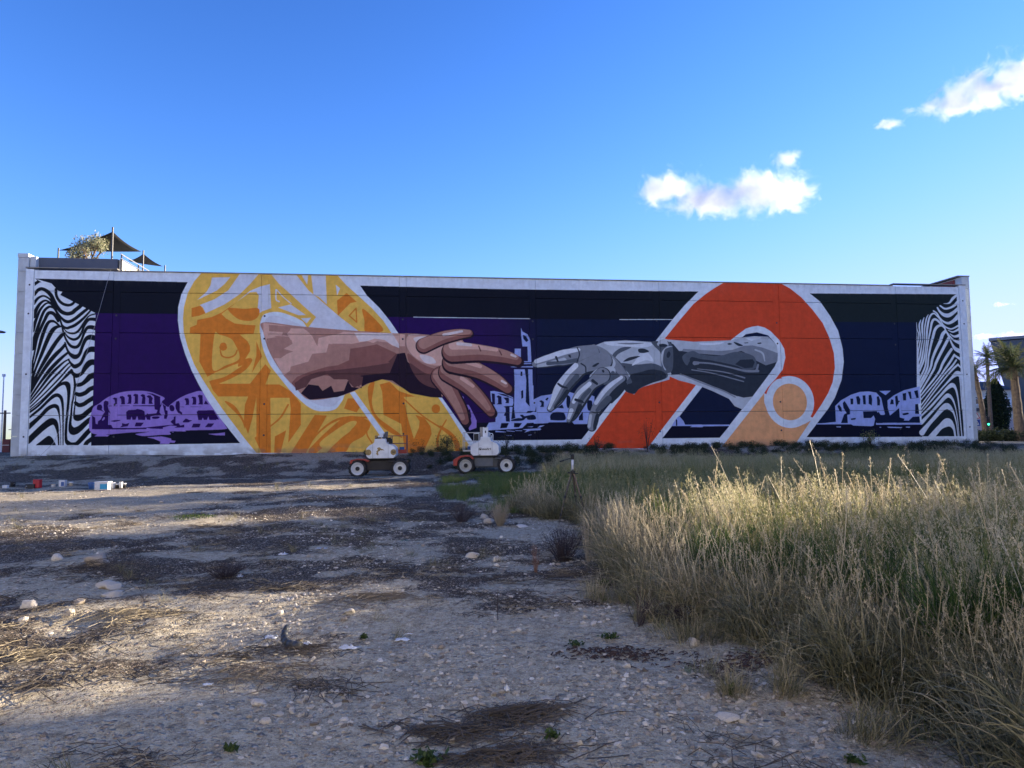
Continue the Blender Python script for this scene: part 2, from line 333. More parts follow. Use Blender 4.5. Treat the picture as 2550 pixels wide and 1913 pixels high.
P nav -128,261 -108,257 -107,192 -124,192
P nav -95,261 -51,256 4,230 6,226 -22,236 -63,248
P nav -55,177 -39,181 2,183 12,212 20,208 18,187 10,179 19,106 -7,98 2,175 -17,177 -16,84 -40,86 -42,119 -54,123 -41,147 -43,171
P nav 58,273 64,279 72,272 72,234 64,230 58,236
P nav 81,260 93,264 93,309 108,309 110,158 96,162 92,195 80,224
P nav 118,162 150,191 151,142 133,146 116,138 87,136 96,150 112,150
S nav 48,124 67,126 75,118 99,122 132,126 147,113 144,97 99,95 87,106 62,90 -3,88 -5,96 34,106 62,106
P nav 169,211 183,217 200,207 199,174 174,175 183,186 183,201
P nav 208,221 221,233 231,231 220,213
S nav 238,117 248,133 273,142 315,140 331,128 331,92 248,92 239,101
S nav 346,243 358,245 368,231 368,190 353,165 343,190
S nav 477,210 492,215 508,206 505,156 486,150 476,169
P nav 421,112 446,144 448,89 420,89
P nav 282,168 316,190 326,165
P floor -69,76 -22,76 -36,46 -77,44
P floor 11,76 60,75 41,49 9,50
P floor 91,75 132,75 140,69 264,76 380,77 389,66 468,65 462,-32 131,28 86,49
P lav -106,30 -41,22 -41,19 -106,20
P lav -36,30 16,25 12,22 -37,26
P lav 17,30 61,29 59,26 21,27
P lav 62,36 173,42 181,36 172,30 115,28 74,16 90,29
P lav 90,51 132,55 123,49
P lav 156,44 173,58 202,60 177,48
P lav -38,0 -6,0 -6,-3 -38,-2
P lav 97,1 119,3 119,0 98,-1
P lav 19,539 58,539 57,465 18,465
P lav 61,672 69,648 101,630 118,595 121,553 124,462 102,462 100,553 68,553 61,623
P nav 73,627 90,620 107,592 93,581 74,602
P lav -6,458 124,462 123,455 -5,453
P lav 28,447 123,450 123,444 28,440
P lav -7,426 134,430 134,422 -7,423
P lav 14,410 130,410 131,204 159,232 144,149 11,156 17,316
P nav 81,410 102,410 107,246 110,177 85,205 90,343
P nav 55,396 66,396 66,368 54,368
P nav 56,274 70,281 70,232 58,225
P lav 1025,52 1050,52 1052,109 1074,116 1103,80 1110,57 1412,55 1408,46 1236,45 1228,40 1146,41 1161,48 1024,48
P nav 1053,94 1062,87 1061,50 1052,50
P lav 2014,58 2062,59 2147,67 2147,171 2189,208 2262,245 2326,264 2389,267 2443,259 2477,223 2488,165 2499,114 2471,105 2454,131 2435,115 2414,40 2395,36 2270,41 2253,50 2075,51 2013,51
P lav 2432,58 2760,56 2759,44 2432,45
P lav 2466,270 2548,271 2510,242
P lav 2522,207 2569,240 2644,274 2760,300 2758,185 2721,180 2717,117 2763,113 2762,100 2698,96 2669,71 2633,72 2638,84 2606,93 2605,156 2534,106 2521,156
P nav 2162,170 2174,181 2191,158 2192,133 2176,137
P nav 2201,191 2215,204 2232,178 2250,145 2249,116 2229,112 2231,58 2182,58 2207,116 2225,124 2204,158
P nav 2256,220 2277,220 2275,182 2257,181
P nav 2297,232 2315,237 2328,216 2323,181 2304,181
P nav 2344,241 2365,241 2365,180 2347,182
P nav 2388,242 2406,245 2412,215 2407,173 2385,186
P nav 2446,232 2460,236 2469,207 2465,173 2447,173
P nav 2342,134 2441,136 2453,111 2489,110 2478,56 2437,56 2417,107 2398,90 2371,90 2344,90
P nav 2254,88 2290,92 2285,81 2254,78
P nav 2549,215 2538,181 2566,181 2564,211
P nav 2577,232 2596,240 2603,189 2583,160
P nav 2633,252 2659,257 2656,206 2635,206
P nav 2672,265 2694,265 2697,219 2732,223 2717,269 2745,275 2749,223 2686,216
S nav 2626,118 2663,124 2670,115 2635,107
P lav 2147,37 2181,37 2179,30 2152,31
P lav 2508,32 2621,28 2612,22 2521,24
P lav 2456,31 2467,31 2467,26 2456,26
P lav 2644,31 2676,31 2674,24 2647,25
P wh -1933,925 -1898,976 -973,986 -889,861 -812,784 -750,706 -700,632 -442,230 -396,160 -226,-106 -163,-107 -1554,-89 -1620,-28 -1679,47 -1737,122 -1804,220 -1855,310 -1900,400 -1938,497 -1968,595 -1983,693 -1983,776 -1967,852
P yel -1848,992 -1897,930 -1931,861 -1951,777 -1955,708 -1949,625 -1924,535 -1887,437 -1842,355 -1790,272 -1724,174 -1658,84 -1591,-6 -1525,-89 -319,-105 -241,-75 -458,238 -743,636 -789,706 -858,783 -934,853 -1011,922 -1087,1007
P gw -1796,955 -1691,960 -1723,918 -1766,878 -1877,819 -1824,870 -1803,909
P gw -1637,981 -1527,983 -1577,920 -1635,858 -1721,795 -1828,740 -1843,774 -1862,789 -1779,825 -1701,880
P gw -1463,922 -1452,776 -1505,756 -1520,745 -1531,767 -1525,852 -1540,873 -1577,870 -1649,813 -1577,878 -1518,906
P gw -1464,992 -1320,995 -1236,887 -1138,803 -1040,719 -933,638 -1084,640 -1234,662 -1190,725 -1250,778 -1340,862 -1408,923
P gw -1223,997 -1136,998 -1127,803 -1176,849 -1206,860
P gw -1286,995 -1238,996 -1244,922
L gw -1426,888,8 -1425,830,8 -1407,816,8
L gw -1422,888,5 -1385,846,5 -1336,804,5
P gw -1413,780 -1340,800 -1250,736 -1294,735
P gw -1279,716 -1220,720 -1245,685
P gw -1075,925 -1049,902 -1067,859
P ora -1908,770 -1858,785 -1828,740 -1864,725 -1907,716
S ora -1699,772 -1604,770 -1531,775 -1520,744 -1537,713 -1574,697 -1632,704 -1676,734
P ora -1649,811 -1738,745 -1792,718 -1874,700 -1877,671 -1914,654 -1915,618 -1854,615 -1858,452 -1810,362 -1771,385 -1671,430 -1606,453 -1571,514 -1571,545 -1586,575 -1631,614 -1551,621 -1541,671 -1603,674 -1661,681 -1712,711 -1738,737 -1699,768
S yel -1775,615 -1747,613 -1681,589 -1651,544 -1632,499 -1639,461 -1707,430 -1782,407
L ora -1724,547,38 -1724,540,45
L ora -1741,521,6 -1730,487,9 -1694,476,9 -1658,491,9 -1644,521,8
P ora -1535,575 -1501,484 -1533,431 -1558,385 -1534,491
S ora -1563,472 -1559,453 -1598,400 -1670,355 -1755,321 -1799,336 -1713,362 -1642,408 -1613,430 -1638,423 -1628,453 -1585,472
P ora -1482,438 -1449,400 -1480,317 -1400,317 -1326,271 -1274,202 -1272,74 -1344,-31 -1332,172 -1340,237 -1450,237 -1442,-90 -1496,-90 -1537,1 -1527,8 -1530,241 -1550,121 -1574,24 -1600,91 -1595,196 -1577,245 -1747,246 -1776,279 -1799,332 -1734,321 -1568,321
S ora -1710,216 -1652,189 -1601,106 -1592,54 -1622,121
L ora -1347,195,11 -1390,120,11 -1448,67,8
P ora -1356,44 -1387,-91 -1424,-90 -1421,7
P ora -1192,134 -1121,129 -1241,-93 -1329,-92
L ora -1204,-82,45 -1109,4,61 -1005,94,53 -930,105,31
S ora -1005,106 -915,113 -863,78 -900,9 -975,-36 -1019,-96 -1116,-95 -1042,-12 -975,48
S yel -1161,-33 -1080,34 -990,90 -945,90 -975,48 -1057,-4 -1131,-64
L ora -1241,-63,8 -1154,42,11 -1043,110,15 -885,116,12
L ora -885,93,11 -885,17,9 -855,-37,8
P ora -999,232 -946,232 -923,186 -946,147 -1021,171
S ora -879,301 -841,332 -856,208 -825,124 -749,62 -688,15 -680,-8 -779,46 -848,131 -874,208
P ora -810,316 -750,332 -696,277 -596,242 -665,239 -642,115 -604,-17 -574,52 -570,91 -596,130 -543,114 -504,60 -497,13 -535,-71 -558,-102 -658,-101 -681,76 -734,104 -787,131 -795,270
L ora -471,168,51 -471,165,51
L ora -665,227,9 -550,122,9 -443,51,11 -387,12,19
L ora -408,98,8 -443,36,11 -462,-26,14 -455,-103,14
L ora -443,57,14 -388,16,24 -348,-39,31 -335,-100,31
S ora -911,779 -796,667 -812,635 -895,634 -903,705
L ora -994,735,8 -953,782,8
L ora -953,782,8 -949,696,8
L ora -949,696,8 -994,735,8
P ora -1067,827 -1010,875 -949,821 -987,813 -1062,734
P wh -988,266 -958,274 -692,-100 -733,-100
P wh -452,237 -435,237 -205,-95 -246,-95
S wh -1516,675 -1512,606 -1491,515 -1453,431 -1401,362 -1341,286 -1289,233 -1237,187 -1185,160 -1125,155 -1073,167 -1043,201 -1023,240 -1023,301 -1158,501 -1249,670 -1287,708 -1354,738 -1413,753 -1465,748 -1501,729
S gw -1493,683 -1485,606 -1461,515 -1424,438 -1379,370 -1319,301 -1259,240 -1207,210 -1155,188 -1096,183 -1058,209 -1048,255 -1157,424 -1241,639 -1338,700 -1413,728 -1464,725
P wh 1318,992 1217,910 1132,828 1047,733 939,602 761,376 697,280 432,-34 417,-103 1882,-122 1936,-32 2014,58 2096,153 2147,226 2200,344 2221,463 2217,552 2191,671 2140,767 2073,864 2000,920 1866,1002
P red 1425,994 1339,945 1277,904 1192,837 1092,726 999,617 728,272 446,-86 860,-91 1246,373 1655,257 1984,95 2051,182 2101,256 2136,329 2156,425 2153,522 2126,625 2083,722 2015,811 1940,892 1864,950 1765,1001
P wh 1442,606 1481,635 1544,680 1587,693 1629,699 1675,688 1713,666 1773,608 1805,549 1811,491 1788,410 1739,351 1683,297 1655,257 1358,-97 860,-91 1191,308 1309,460
P nav 1496,606 1543,643 1620,656 1696,637 1756,571 1761,505 1735,432 1670,351 1574,235 1499,152 1342,-29 960,-29 1228,290 1345,423
P floor 1028,46 1408,43 1342,-29 960,-29
P lav 1025,52 1032,63 1053,94 1074,114 1103,80 1113,57 1412,55 1408,46 1236,45 1228,40 1146,41 1161,48 1024,48
P nav 1053,94 1062,87 1061,50 1052,50
P pea 1655,257 1653,199 1677,126 1728,68 1796,35 1866,34 1928,55 1972,77 1837,-103 1347,-97
L wh 1831,201,336 1831,197,336
L pea 1831,201,236 1831,198,236
P red 1683,297 1739,351 1788,410 1763,366 1786,355 1731,344
P rb1 518,556 595,587 735,597 931,586 989,611 1045,594 1220,585 1212,305 1095,339 1021,374 1017,346 889,312 819,292 783,251 734,265 707,312 659,346 523,414 490,508
P rb1 977,606 1088,599 1185,591 1313,596 1435,602 1511,621 1604,630 1696,628 1756,571 1761,505 1735,432 1670,351 1574,235 1503,152 1450,174 1414,221 1303,272 1199,312 1081,340 1022,365 971,387
P rb2 1116,545 1206,539 1372,532 1448,540 1525,566 1586,570 1655,556 1761,520 1756,468 1670,351 1574,239 1468,236 1379,286 1200,344 1082,376 1047,459
P rb3 1101,531 1175,517 1371,503 1416,511 1508,533 1538,519 1583,482 1673,439 1751,461 1735,432 1670,351 1574,235 1513,228 1453,243 1334,293 1200,344 1097,383 1030,376 1040,473 1049,545 1013,588 1050,574 1086,531
S rb4 1107,495 1176,531 1235,510 1355,500 1462,526 1538,519 1599,490 1604,424 1535,409 1459,438 1309,467 1174,474 1136,437
L rb3 1174,474,36 1234,467,22 1309,460,17 1459,424,15
P rb3 1463,446 1499,475 1583,479 1598,460 1581,424 1527,420
L rb2 1188,452,26 1211,453,19
L rb2 1211,456,10 1308,449,10 1421,427,10 1534,402,15 1618,402,17
L rb2 1168,409,6 1306,387,7 1517,333,7
L rb2 1206,415,4 1382,395,7 1525,357,9
L rb2 1093,380,9 1229,326,9 1378,272,10 1456,232,9
L rb1 1604,541,10 1653,519,12 1667,468,7
L rb2 1607,402,16 1620,442,13
S wh2 1222,579 1313,586 1389,589 1358,576 1267,569
S rb3 1413,579 1430,584 1447,578 1426,572
S rb3 1456,591 1487,585 1521,568 1487,566
S rb3 1529,587 1556,589 1556,584 1533,583
S rb3 1621,586 1645,589 1647,582 1625,579
P wh2 1527,621 1604,629 1650,625 1642,614 1603,607 1580,598
P rb3 1029,473 1056,531 1035,588 1013,588 1035,559 1048,502 1032,459 1023,401 1033,376 1082,380 1105,416 1071,516
S wh2 595,584 734,592 903,582 888,558 832,551 734,557 629,564
S rb2 678,578 811,582 854,579 762,570
S rb4 649,509 706,550 769,551 684,509 648,462
S rb4 696,448 801,442 914,449 983,415 1003,360 889,319 797,278 734,272 729,346 758,373
S rb3 758,373 828,394 906,411 983,394 989,353 904,326 826,295 783,255 727,272 721,312 770,326
S wh2 831,517 880,517 914,462 858,469 773,435 802,476
S rb3 718,465 760,489 827,496 774,472 725,460
S rb3 816,541 853,544 887,527 852,516 820,520
S rb3 714,433 727,428 724,416 715,421
S rb4 903,586 939,593 945,566 987,559 1016,566 1010,594 1044,552 1040,415 1004,387 969,415 965,511 924,559
S rb3 956,573 988,576 1012,566 987,556 959,559
S rb3 1004,511 1018,528 1029,511 1017,487 1003,490
S rb1 1044,559 1016,552 987,531 977,449 997,408 983,415 967,470 972,524 1009,559
L rb4 525,536,61 593,489,82 661,414,109 715,346,81
L rb2 525,549,41 593,509,54 675,428,54 729,360,41
L rb3 511,514,102 414,500,107 332,477,94 291,470,83 216,459,79 161,443,51 146,441,37
L rb2 511,519,94 414,505,99 332,481,86 291,474,75 216,463,71 161,447,44 144,443,33
L wh2 428,535,20 332,518,34 236,487,34 155,460,27
L rb1 331,467,34 229,443,27 161,430,16
L rb4 413,468,27 318,454,20 229,447,24
L rb3 418,549,7 431,508,8 417,461,7
L rb3 281,487,15 292,460,11
S rb3 359,501 373,501 376,484 365,488
L rb1 600,482,61 634,448,61 592,434,61
L rb3 586,461,122 454,420,95 388,366,100 332,299,91 287,222,76 239,163,43
L rb2 586,468,109 454,427,80 385,373,85 329,306,78 287,226,64 239,166,35
L wh2 406,434,34 344,373,31 288,293,40 253,213,24 232,166,17
L rb4 412,366,34 349,293,31 314,239,24 266,179,13
L rb3 349,272,24 314,226,21 266,169,8
L rb3 292,319,13 315,303,15 349,293,9
L rb3 441,447,9 468,427,9 471,393,8
L rb1 633,400,61 563,380,74 521,360,54
L rb3 580,370,108 510,316,81 456,259,99 414,192,91 383,125,67 358,87,33
L rb2 577,373,95 507,319,67 451,266,86 409,199,79 381,132,56 356,92,28
L wh2 493,319,27 424,259,27 389,205,23
L rb4 492,279,27 444,225,27 415,152,27
L rb3 429,178,27 394,118,17 366,82,5
L rb3 402,219,17 436,209,17 450,202,11
L wh2 374,152,27 356,105,20
L rb3 514,339,20 541,319,15
L rb4 646,387,27 632,339,20 590,319,14
L rb3 718,312,41 672,265,54 629,211,34
L rb3 710,346,54 648,306,66 601,258,73 557,191,78 520,121,67 503,48,61
L rb2 708,353,37 645,312,50 596,265,57 553,198,63 517,124,56 502,51,53
L wh2 701,360,20 631,312,27 582,265,27 532,198,24
L rb4 615,225,40 573,184,40 538,151,20
L rb3 504,141,7 534,136,9 566,144,7
L rb3 541,118,27 526,64,27 515,31,7
L rb1 496,118,20 485,51,20
S rb3 512,431 544,451 558,448 530,427
S rb3 574,404 585,408 591,394 581,390
S sk2 -1499,689 -1300,669 -1088,652 -921,641 -715,630 -618,629 -459,617 -310,594 -274,459 -324,334 -411,248 -533,248 -679,298 -763,339 -835,339 -966,274 -1061,242 -1220,224 -1296,286 -1390,395 -1461,515 -1495,624
P sk1 -1497,687 -1456,682 -1308,662 -1197,651 -1009,637 -827,631 -704,628 -658,622 -658,550 -781,549 -887,580 -971,564 -1023,548 -1114,563 -1128,509 -1210,501 -1232,454 -1335,423 -1342,370 -1375,370 -1431,469 -1469,560 -1496,621
P sk2 -1464,675 -1382,669 -1264,662 -1024,637 -1054,625 -1174,597 -1181,547 -1211,608 -1241,639 -1264,654 -1338,654 -1352,607 -1378,611 -1418,599 -1463,622
P sk1 -1493,679 -1471,675 -1463,637 -1382,630 -1389,611 -1485,602
P sk2 -1477,591 -1382,607 -1337,600 -1326,561 -1377,530 -1321,515 -1358,500 -1395,473 -1435,473 -1461,515
P sk1 -1338,646 -1264,654 -1241,620 -1256,600 -1307,577 -1337,584 -1360,623
P sk0 -964,630 -857,631 -735,628 -696,566 -693,538 -735,557 -781,588 -842,596 -887,580 -933,576 -948,603
P sk0 -643,621 -581,625 -503,614 -472,583 -503,551 -542,567 -581,582 -612,598
P sk2 -1091,563 -993,564 -887,549 -827,580 -765,573 -704,534 -658,534 -658,488 -719,456 -781,479 -933,502 -1008,455 -1052,401 -1120,409 -1209,385 -1305,370 -1334,324 -1375,370 -1335,401 -1217,424 -1135,486 -1113,516
P sk3 -986,533 -887,549 -827,561 -735,518 -704,503 -750,440 -856,409 -992,386 -1082,363 -1187,378 -1260,347 -1304,294 -1330,324 -1298,362 -1224,393 -1120,424 -1060,432 -993,463
P sk4 -1022,409 -887,425 -765,448 -712,503 -666,511 -650,456 -704,386 -917,370 -931,301 -1007,347 -1082,347 -1120,378 -1216,347 -1245,301 -1304,279 -1312,324 -1261,362 -1172,393
P sk5 -1231,317 -1171,309 -1148,278 -1097,309 -1081,270 -1022,278 -999,339 -977,301 -916,293 -924,370 -750,386 -704,503 -658,511 -643,456 -566,386 -457,363 -434,234 -504,238 -627,262 -734,339 -795,347 -886,320 -961,278 -1059,240 -1222,224 -1274,263
P sk3 -796,518 -765,518 -750,495 -773,483 -796,503
P sk3 -970,467 -887,467 -780,468 -750,448 -841,432 -932,424
P sk4 -999,336 -962,370 -909,363 -916,316 -962,297
S sk1 -643,611 -533,622 -385,608 -311,584 -291,496 -385,446 -484,433 -582,470 -642,537
S sk0 -606,601 -508,612 -454,578 -479,533 -557,552
S sk0 -569,497 -496,485 -471,448 -533,448
S sk3 -642,507 -557,446 -459,409 -336,414 -324,359 -410,339 -533,364 -618,421
S sk4 -630,445 -533,384 -410,347 -361,310 -460,290 -569,334
L sk6 -435,359,139 -366,248,99 -313,156,84 -283,82,59
L sk3 -437,364,124 -371,253,84 -320,161,69 -293,92,47
L sk2 -450,374,79 -386,263,54 -337,174,42 -308,109,30
L sk6 -391,389,134 -267,295,104 -179,205,89 -124,135,64
L sk3 -393,394,119 -272,302,89 -186,213,74 -134,145,52
L sk2 -405,414,79 -282,319,57 -198,232,45 -149,168,30
L sk1 -312,354,25 -243,305,20
L sk6 -366,446,139 -207,394,107 -93,334,92 -18,279,67
L sk3 -366,454,124 -212,402,92 -98,342,77 -28,289,55
L sk2 -375,471,85 -217,422,60 -105,362,47 -40,312,32
L sk1 -286,456,27 -197,427,22
L sk0 -63,337,15 -38,322,13
L sk6 -365,513,145 -199,504,110 -56,485,93 44,455,68
L sk3 -365,521,130 -199,512,95 -61,492,78 34,465,55
L sk2 -375,538,95 -201,532,63 -64,512,50 27,485,33
L sk1 -365,558,55 -211,547,28 -96,532,23
L sk0 -335,568,20 -256,561,18
L sk0 -1,500,15 24,490,13
L sk4 -206,554,8 -194,524,8
L sk4 -76,525,8 -64,500,8
L sk6 -545,552,99 -439,598,90 -335,623,75 -261,629,53
L sk3 -545,557,87 -439,603,77 -335,628,63 -265,634,43
L sk2 -545,567,65 -439,613,52 -338,638,40 -268,642,28
L sk0 -422,623,17 -310,646,15
L wh -606,731,4 119,729,3
L wh 697,730,4 1038,734,4 1049,724,4
'''
# ------------------------------------------------------------------ ground
def ground_material():
    m, n, p, out = mat_new('dry_earth'); tc = N(n, 'ShaderNodeTexCoord'); O = tc.outputs['Object']
    def noise(sc, det=6, ro=.6, vec=O): x = N(n, 'ShaderNodeTexNoise', i_Scale=sc, i_Detail=float(det), i_Roughness=ro); n.links.new(vec, x.inputs['Vector']); return x.outputs['Fac']
    at = N(n, 'ShaderNodeAttribute', attribute_name='char'); dirt = ramp(n, noise(9, 12, .85), [(.36, (.125, .10, .066)), (.5, (.46, .40, .285)), (.64, (.66, .60, .46))])
    # charred litter mask = vertex mask + fine noise
    a = N(n, 'ShaderNodeMath', operation='ADD'); n.links.new(at.outputs['Fac'], a.inputs[0])
    k = N(n, 'ShaderNodeMath', operation='MULTIPLY_ADD'); n.links.new(noise(7, 12, .75), k.inputs[0]); k.inputs[1].default_value = 3.0; k.inputs[2].default_value = -1.5; n.links.new(k.outputs[0], a.inputs[1])
    cm = ramp(n, a.outputs[0], [(.30, (0, 0, 0)), (.62, (1, 1, 1))])
    mx = N(n, 'ShaderNodeMix', data_type='RGBA'); n.links.new(cm.outputs[0], mx.inputs[0]); n.links.new(dirt.outputs[0], mx.inputs[6]); 
    ch = ramp(n, noise(30, 4, .7), [(.35, (.028, .023, .019)), (.7, (.12, .095, .07))]); n.links.new(ch.outputs[0], mx.inputs[7]); col = mx.outputs[2]
    hs = []
    for sc, th, amt in ((14, .66, .9), (26, .52, .9), (48, .48, .85), (110, .5, .7)):
        v = N(n, 'ShaderNodeTexVoronoi', i_Scale=float(sc)); n.links.new(O, v.inputs['Vector'])
        sp = N(n, 'ShaderNodeSeparateColor'); n.links.new(v.outputs['Color'], sp.inputs[0])
        a1 = N(n, 'ShaderNodeMath', operation='GREATER_THAN'); n.links.new(sp.outputs[0], a1.inputs[0]); a1.inputs[1].default_value = th
        ds = ramp(n, v.outputs['Distance'], [(.22, (1, 1, 1)), (.42, (0, 0, 0))])
        m1 = N(n, 'ShaderNodeMath', operation='MULTIPLY'); n.links.new(a1.outputs[0], m1.inputs[0]); n.links.new(ds.outputs[0], m1.inputs[1])
        m2 = N(n, 'ShaderNodeMath', operation='MULTIPLY'); n.links.new(m1.outputs[0], m2.inputs[0]); m2.inputs[1].default_value = amt
        pc = ramp(n, sp.outputs[1], [(0, (.28, .21, .15)), (.55, (.58, .46, .35)), (1, (.70, .65, .54))])
        q = N(n, 'ShaderNodeMix', data_type='RGBA'); n.links.new(m2.outputs[0], q.inputs[0]); n.links.new(col, q.inputs[6]); n.links.new(pc.outputs[0], q.inputs[7]); col = q.outputs[2]; hs.append((m1.outputs[0], 1.0 / sc))
    n.links.new(col, p.inputs['Base Color']); p.inputs['Roughness'].default_value = .95; p.inputs['Specular IOR Level'].default_value = .15
    tot = None
    for h, s in hs + [(noise(12, 10, .7), .05)]:
        mm = N(n, 'ShaderNodeMath', operation='MULTIPLY'); n.links.new(h, mm.inputs[0]); mm.inputs[1].default_value = s * 1.0
        if tot is None: tot = mm.outputs[0]
        else:
            aa = N(n, 'ShaderNodeMath', operation='ADD'); n.links.new(tot, aa.inputs[0]); n.links.new(mm.outputs[0], aa.inputs[1]); tot = aa.outputs[0]
    b = N(n, 'ShaderNodeBump', i_Strength=.9, i_Distance=1.0); n.links.new(tot, b.inputs['Height']); n.links.new(b.outputs[0], p.inputs['Normal'])
    return m
def charf(x, y):
    f = fbm(x * .35, y * .55, 4, 21); g = fbm(x * 1.3, y * 1.6, 3, 33)
    r = np.hypot(x, y)
    band = sstep(8.6, 10.0, y) * sstep(15.5, 13.2, y) * sstep(4, 1.5, x) * .75 + sstep(23, 29, y) * .5 + sstep(6.0, 7.4, y) * sstep(9.6, 8.2, y) * .1
    band = np.maximum(band, sstep(14, 17, y) * sstep(24, 19, y) * sstep(-6, -1, x) * .6)
    v = band + (f - .5) * 2.8 + (g - .5) * 3.0 + .02 + .12 * sstep(5, 8, y)
    v = v - sstep(2.6, 1.2, np.hypot((x + .2) * .6, y - 5.5)) * .5
    v = v - sstep(-6, -10, x) * sstep(15, 17, y) * sstep(27, 24, y) * .6
    return np.clip(v, -.6, 1.1)
G = 620
u = np.linspace(-1, 1, G); kx = 5.6; gx = 3.0 * np.sinh(kx * u) * 1.3; gy = 9 + 3.0 * np.sinh(kx * u) * 1.3
GX, GY = np.meshgrid(gx, gy); GZ = zf(GX, GY)
V = np.stack([GX, GY, GZ], -1).reshape(-1, 3); ii = np.arange(G * G).reshape(G, G)
F = np.stack([ii[:-1, :-1], ii[:-1, 1:], ii[1:, 1:], ii[1:, :-1]], -1).reshape(-1, 4)
me = npmesh('ground', V, F, ground_material(), True)
a = me.attributes.new('char', 'FLOAT', 'POINT'); a.data.foreach_set('value', charf(V[:, 0], V[:, 1]).astype(np.float32))
link('ground', me, kind='structure', label='bare stony earth lot with burnt patches in front of the mural wall')
far_m = plain('far_ground_earth', (.16, .14, .10), .95, scale=.05)
g2 = MB(); ox, oy = gx[-1] - 2, None
g2.quad((-5000, -5000, -.6), (5000, -5000, -.6), (5000, 5000, -.6), (-5000, 5000, -.6)); g2.build('terrain', far_m, kind='structure')
# ------------------------------------------------------------------ mural image (painted colours of the wall)
PX = 60.0; S0, S1, H0, H1 = -28.6, 31.8, -1.4, 10.0
def smooth_closed(P, k=6):
    P = np.array(P, float); n = len(P); o = []
    for i in range(n):
        p0, p1, p2, p3 = P[i - 1], P[i], P[(i + 1) % n], P[(i + 2) % n]
        for t in np.arange(k) / k: o.append(.5 * ((2 * p1) + (-p0 + p2) * t + (2 * p0 - 5 * p1 + 4 * p2 - p3) * t * t + (-p0 + 3 * p1 - 3 * p2 + p3) * t ** 3))
    return np.array(o)
def smooth_open(P, k=7):
    P = np.array(P, float)
    if len(P) < 3: return P
    Q = np.vstack([2 * P[0] - P[1], P, 2 * P[-1] - P[-2]]); o = []
    for i in range(1, len(Q) - 2):
        p0, p1, p2, p3 = Q[i - 1], Q[i], Q[i + 1], Q[i + 2]
        for t in np.arange(k) / k: o.append(.5 * ((2 * p1) + (-p0 + p2) * t + (2 * p0 - 5 * p1 + 4 * p2 - p3) * t * t + (-p0 + 3 * p1 - 3 * p2 + p3) * t ** 3))
    o.append(P[-1]); o = np.array(o); o[:, 2:] = np.maximum(o[:, 2:], .5); return o
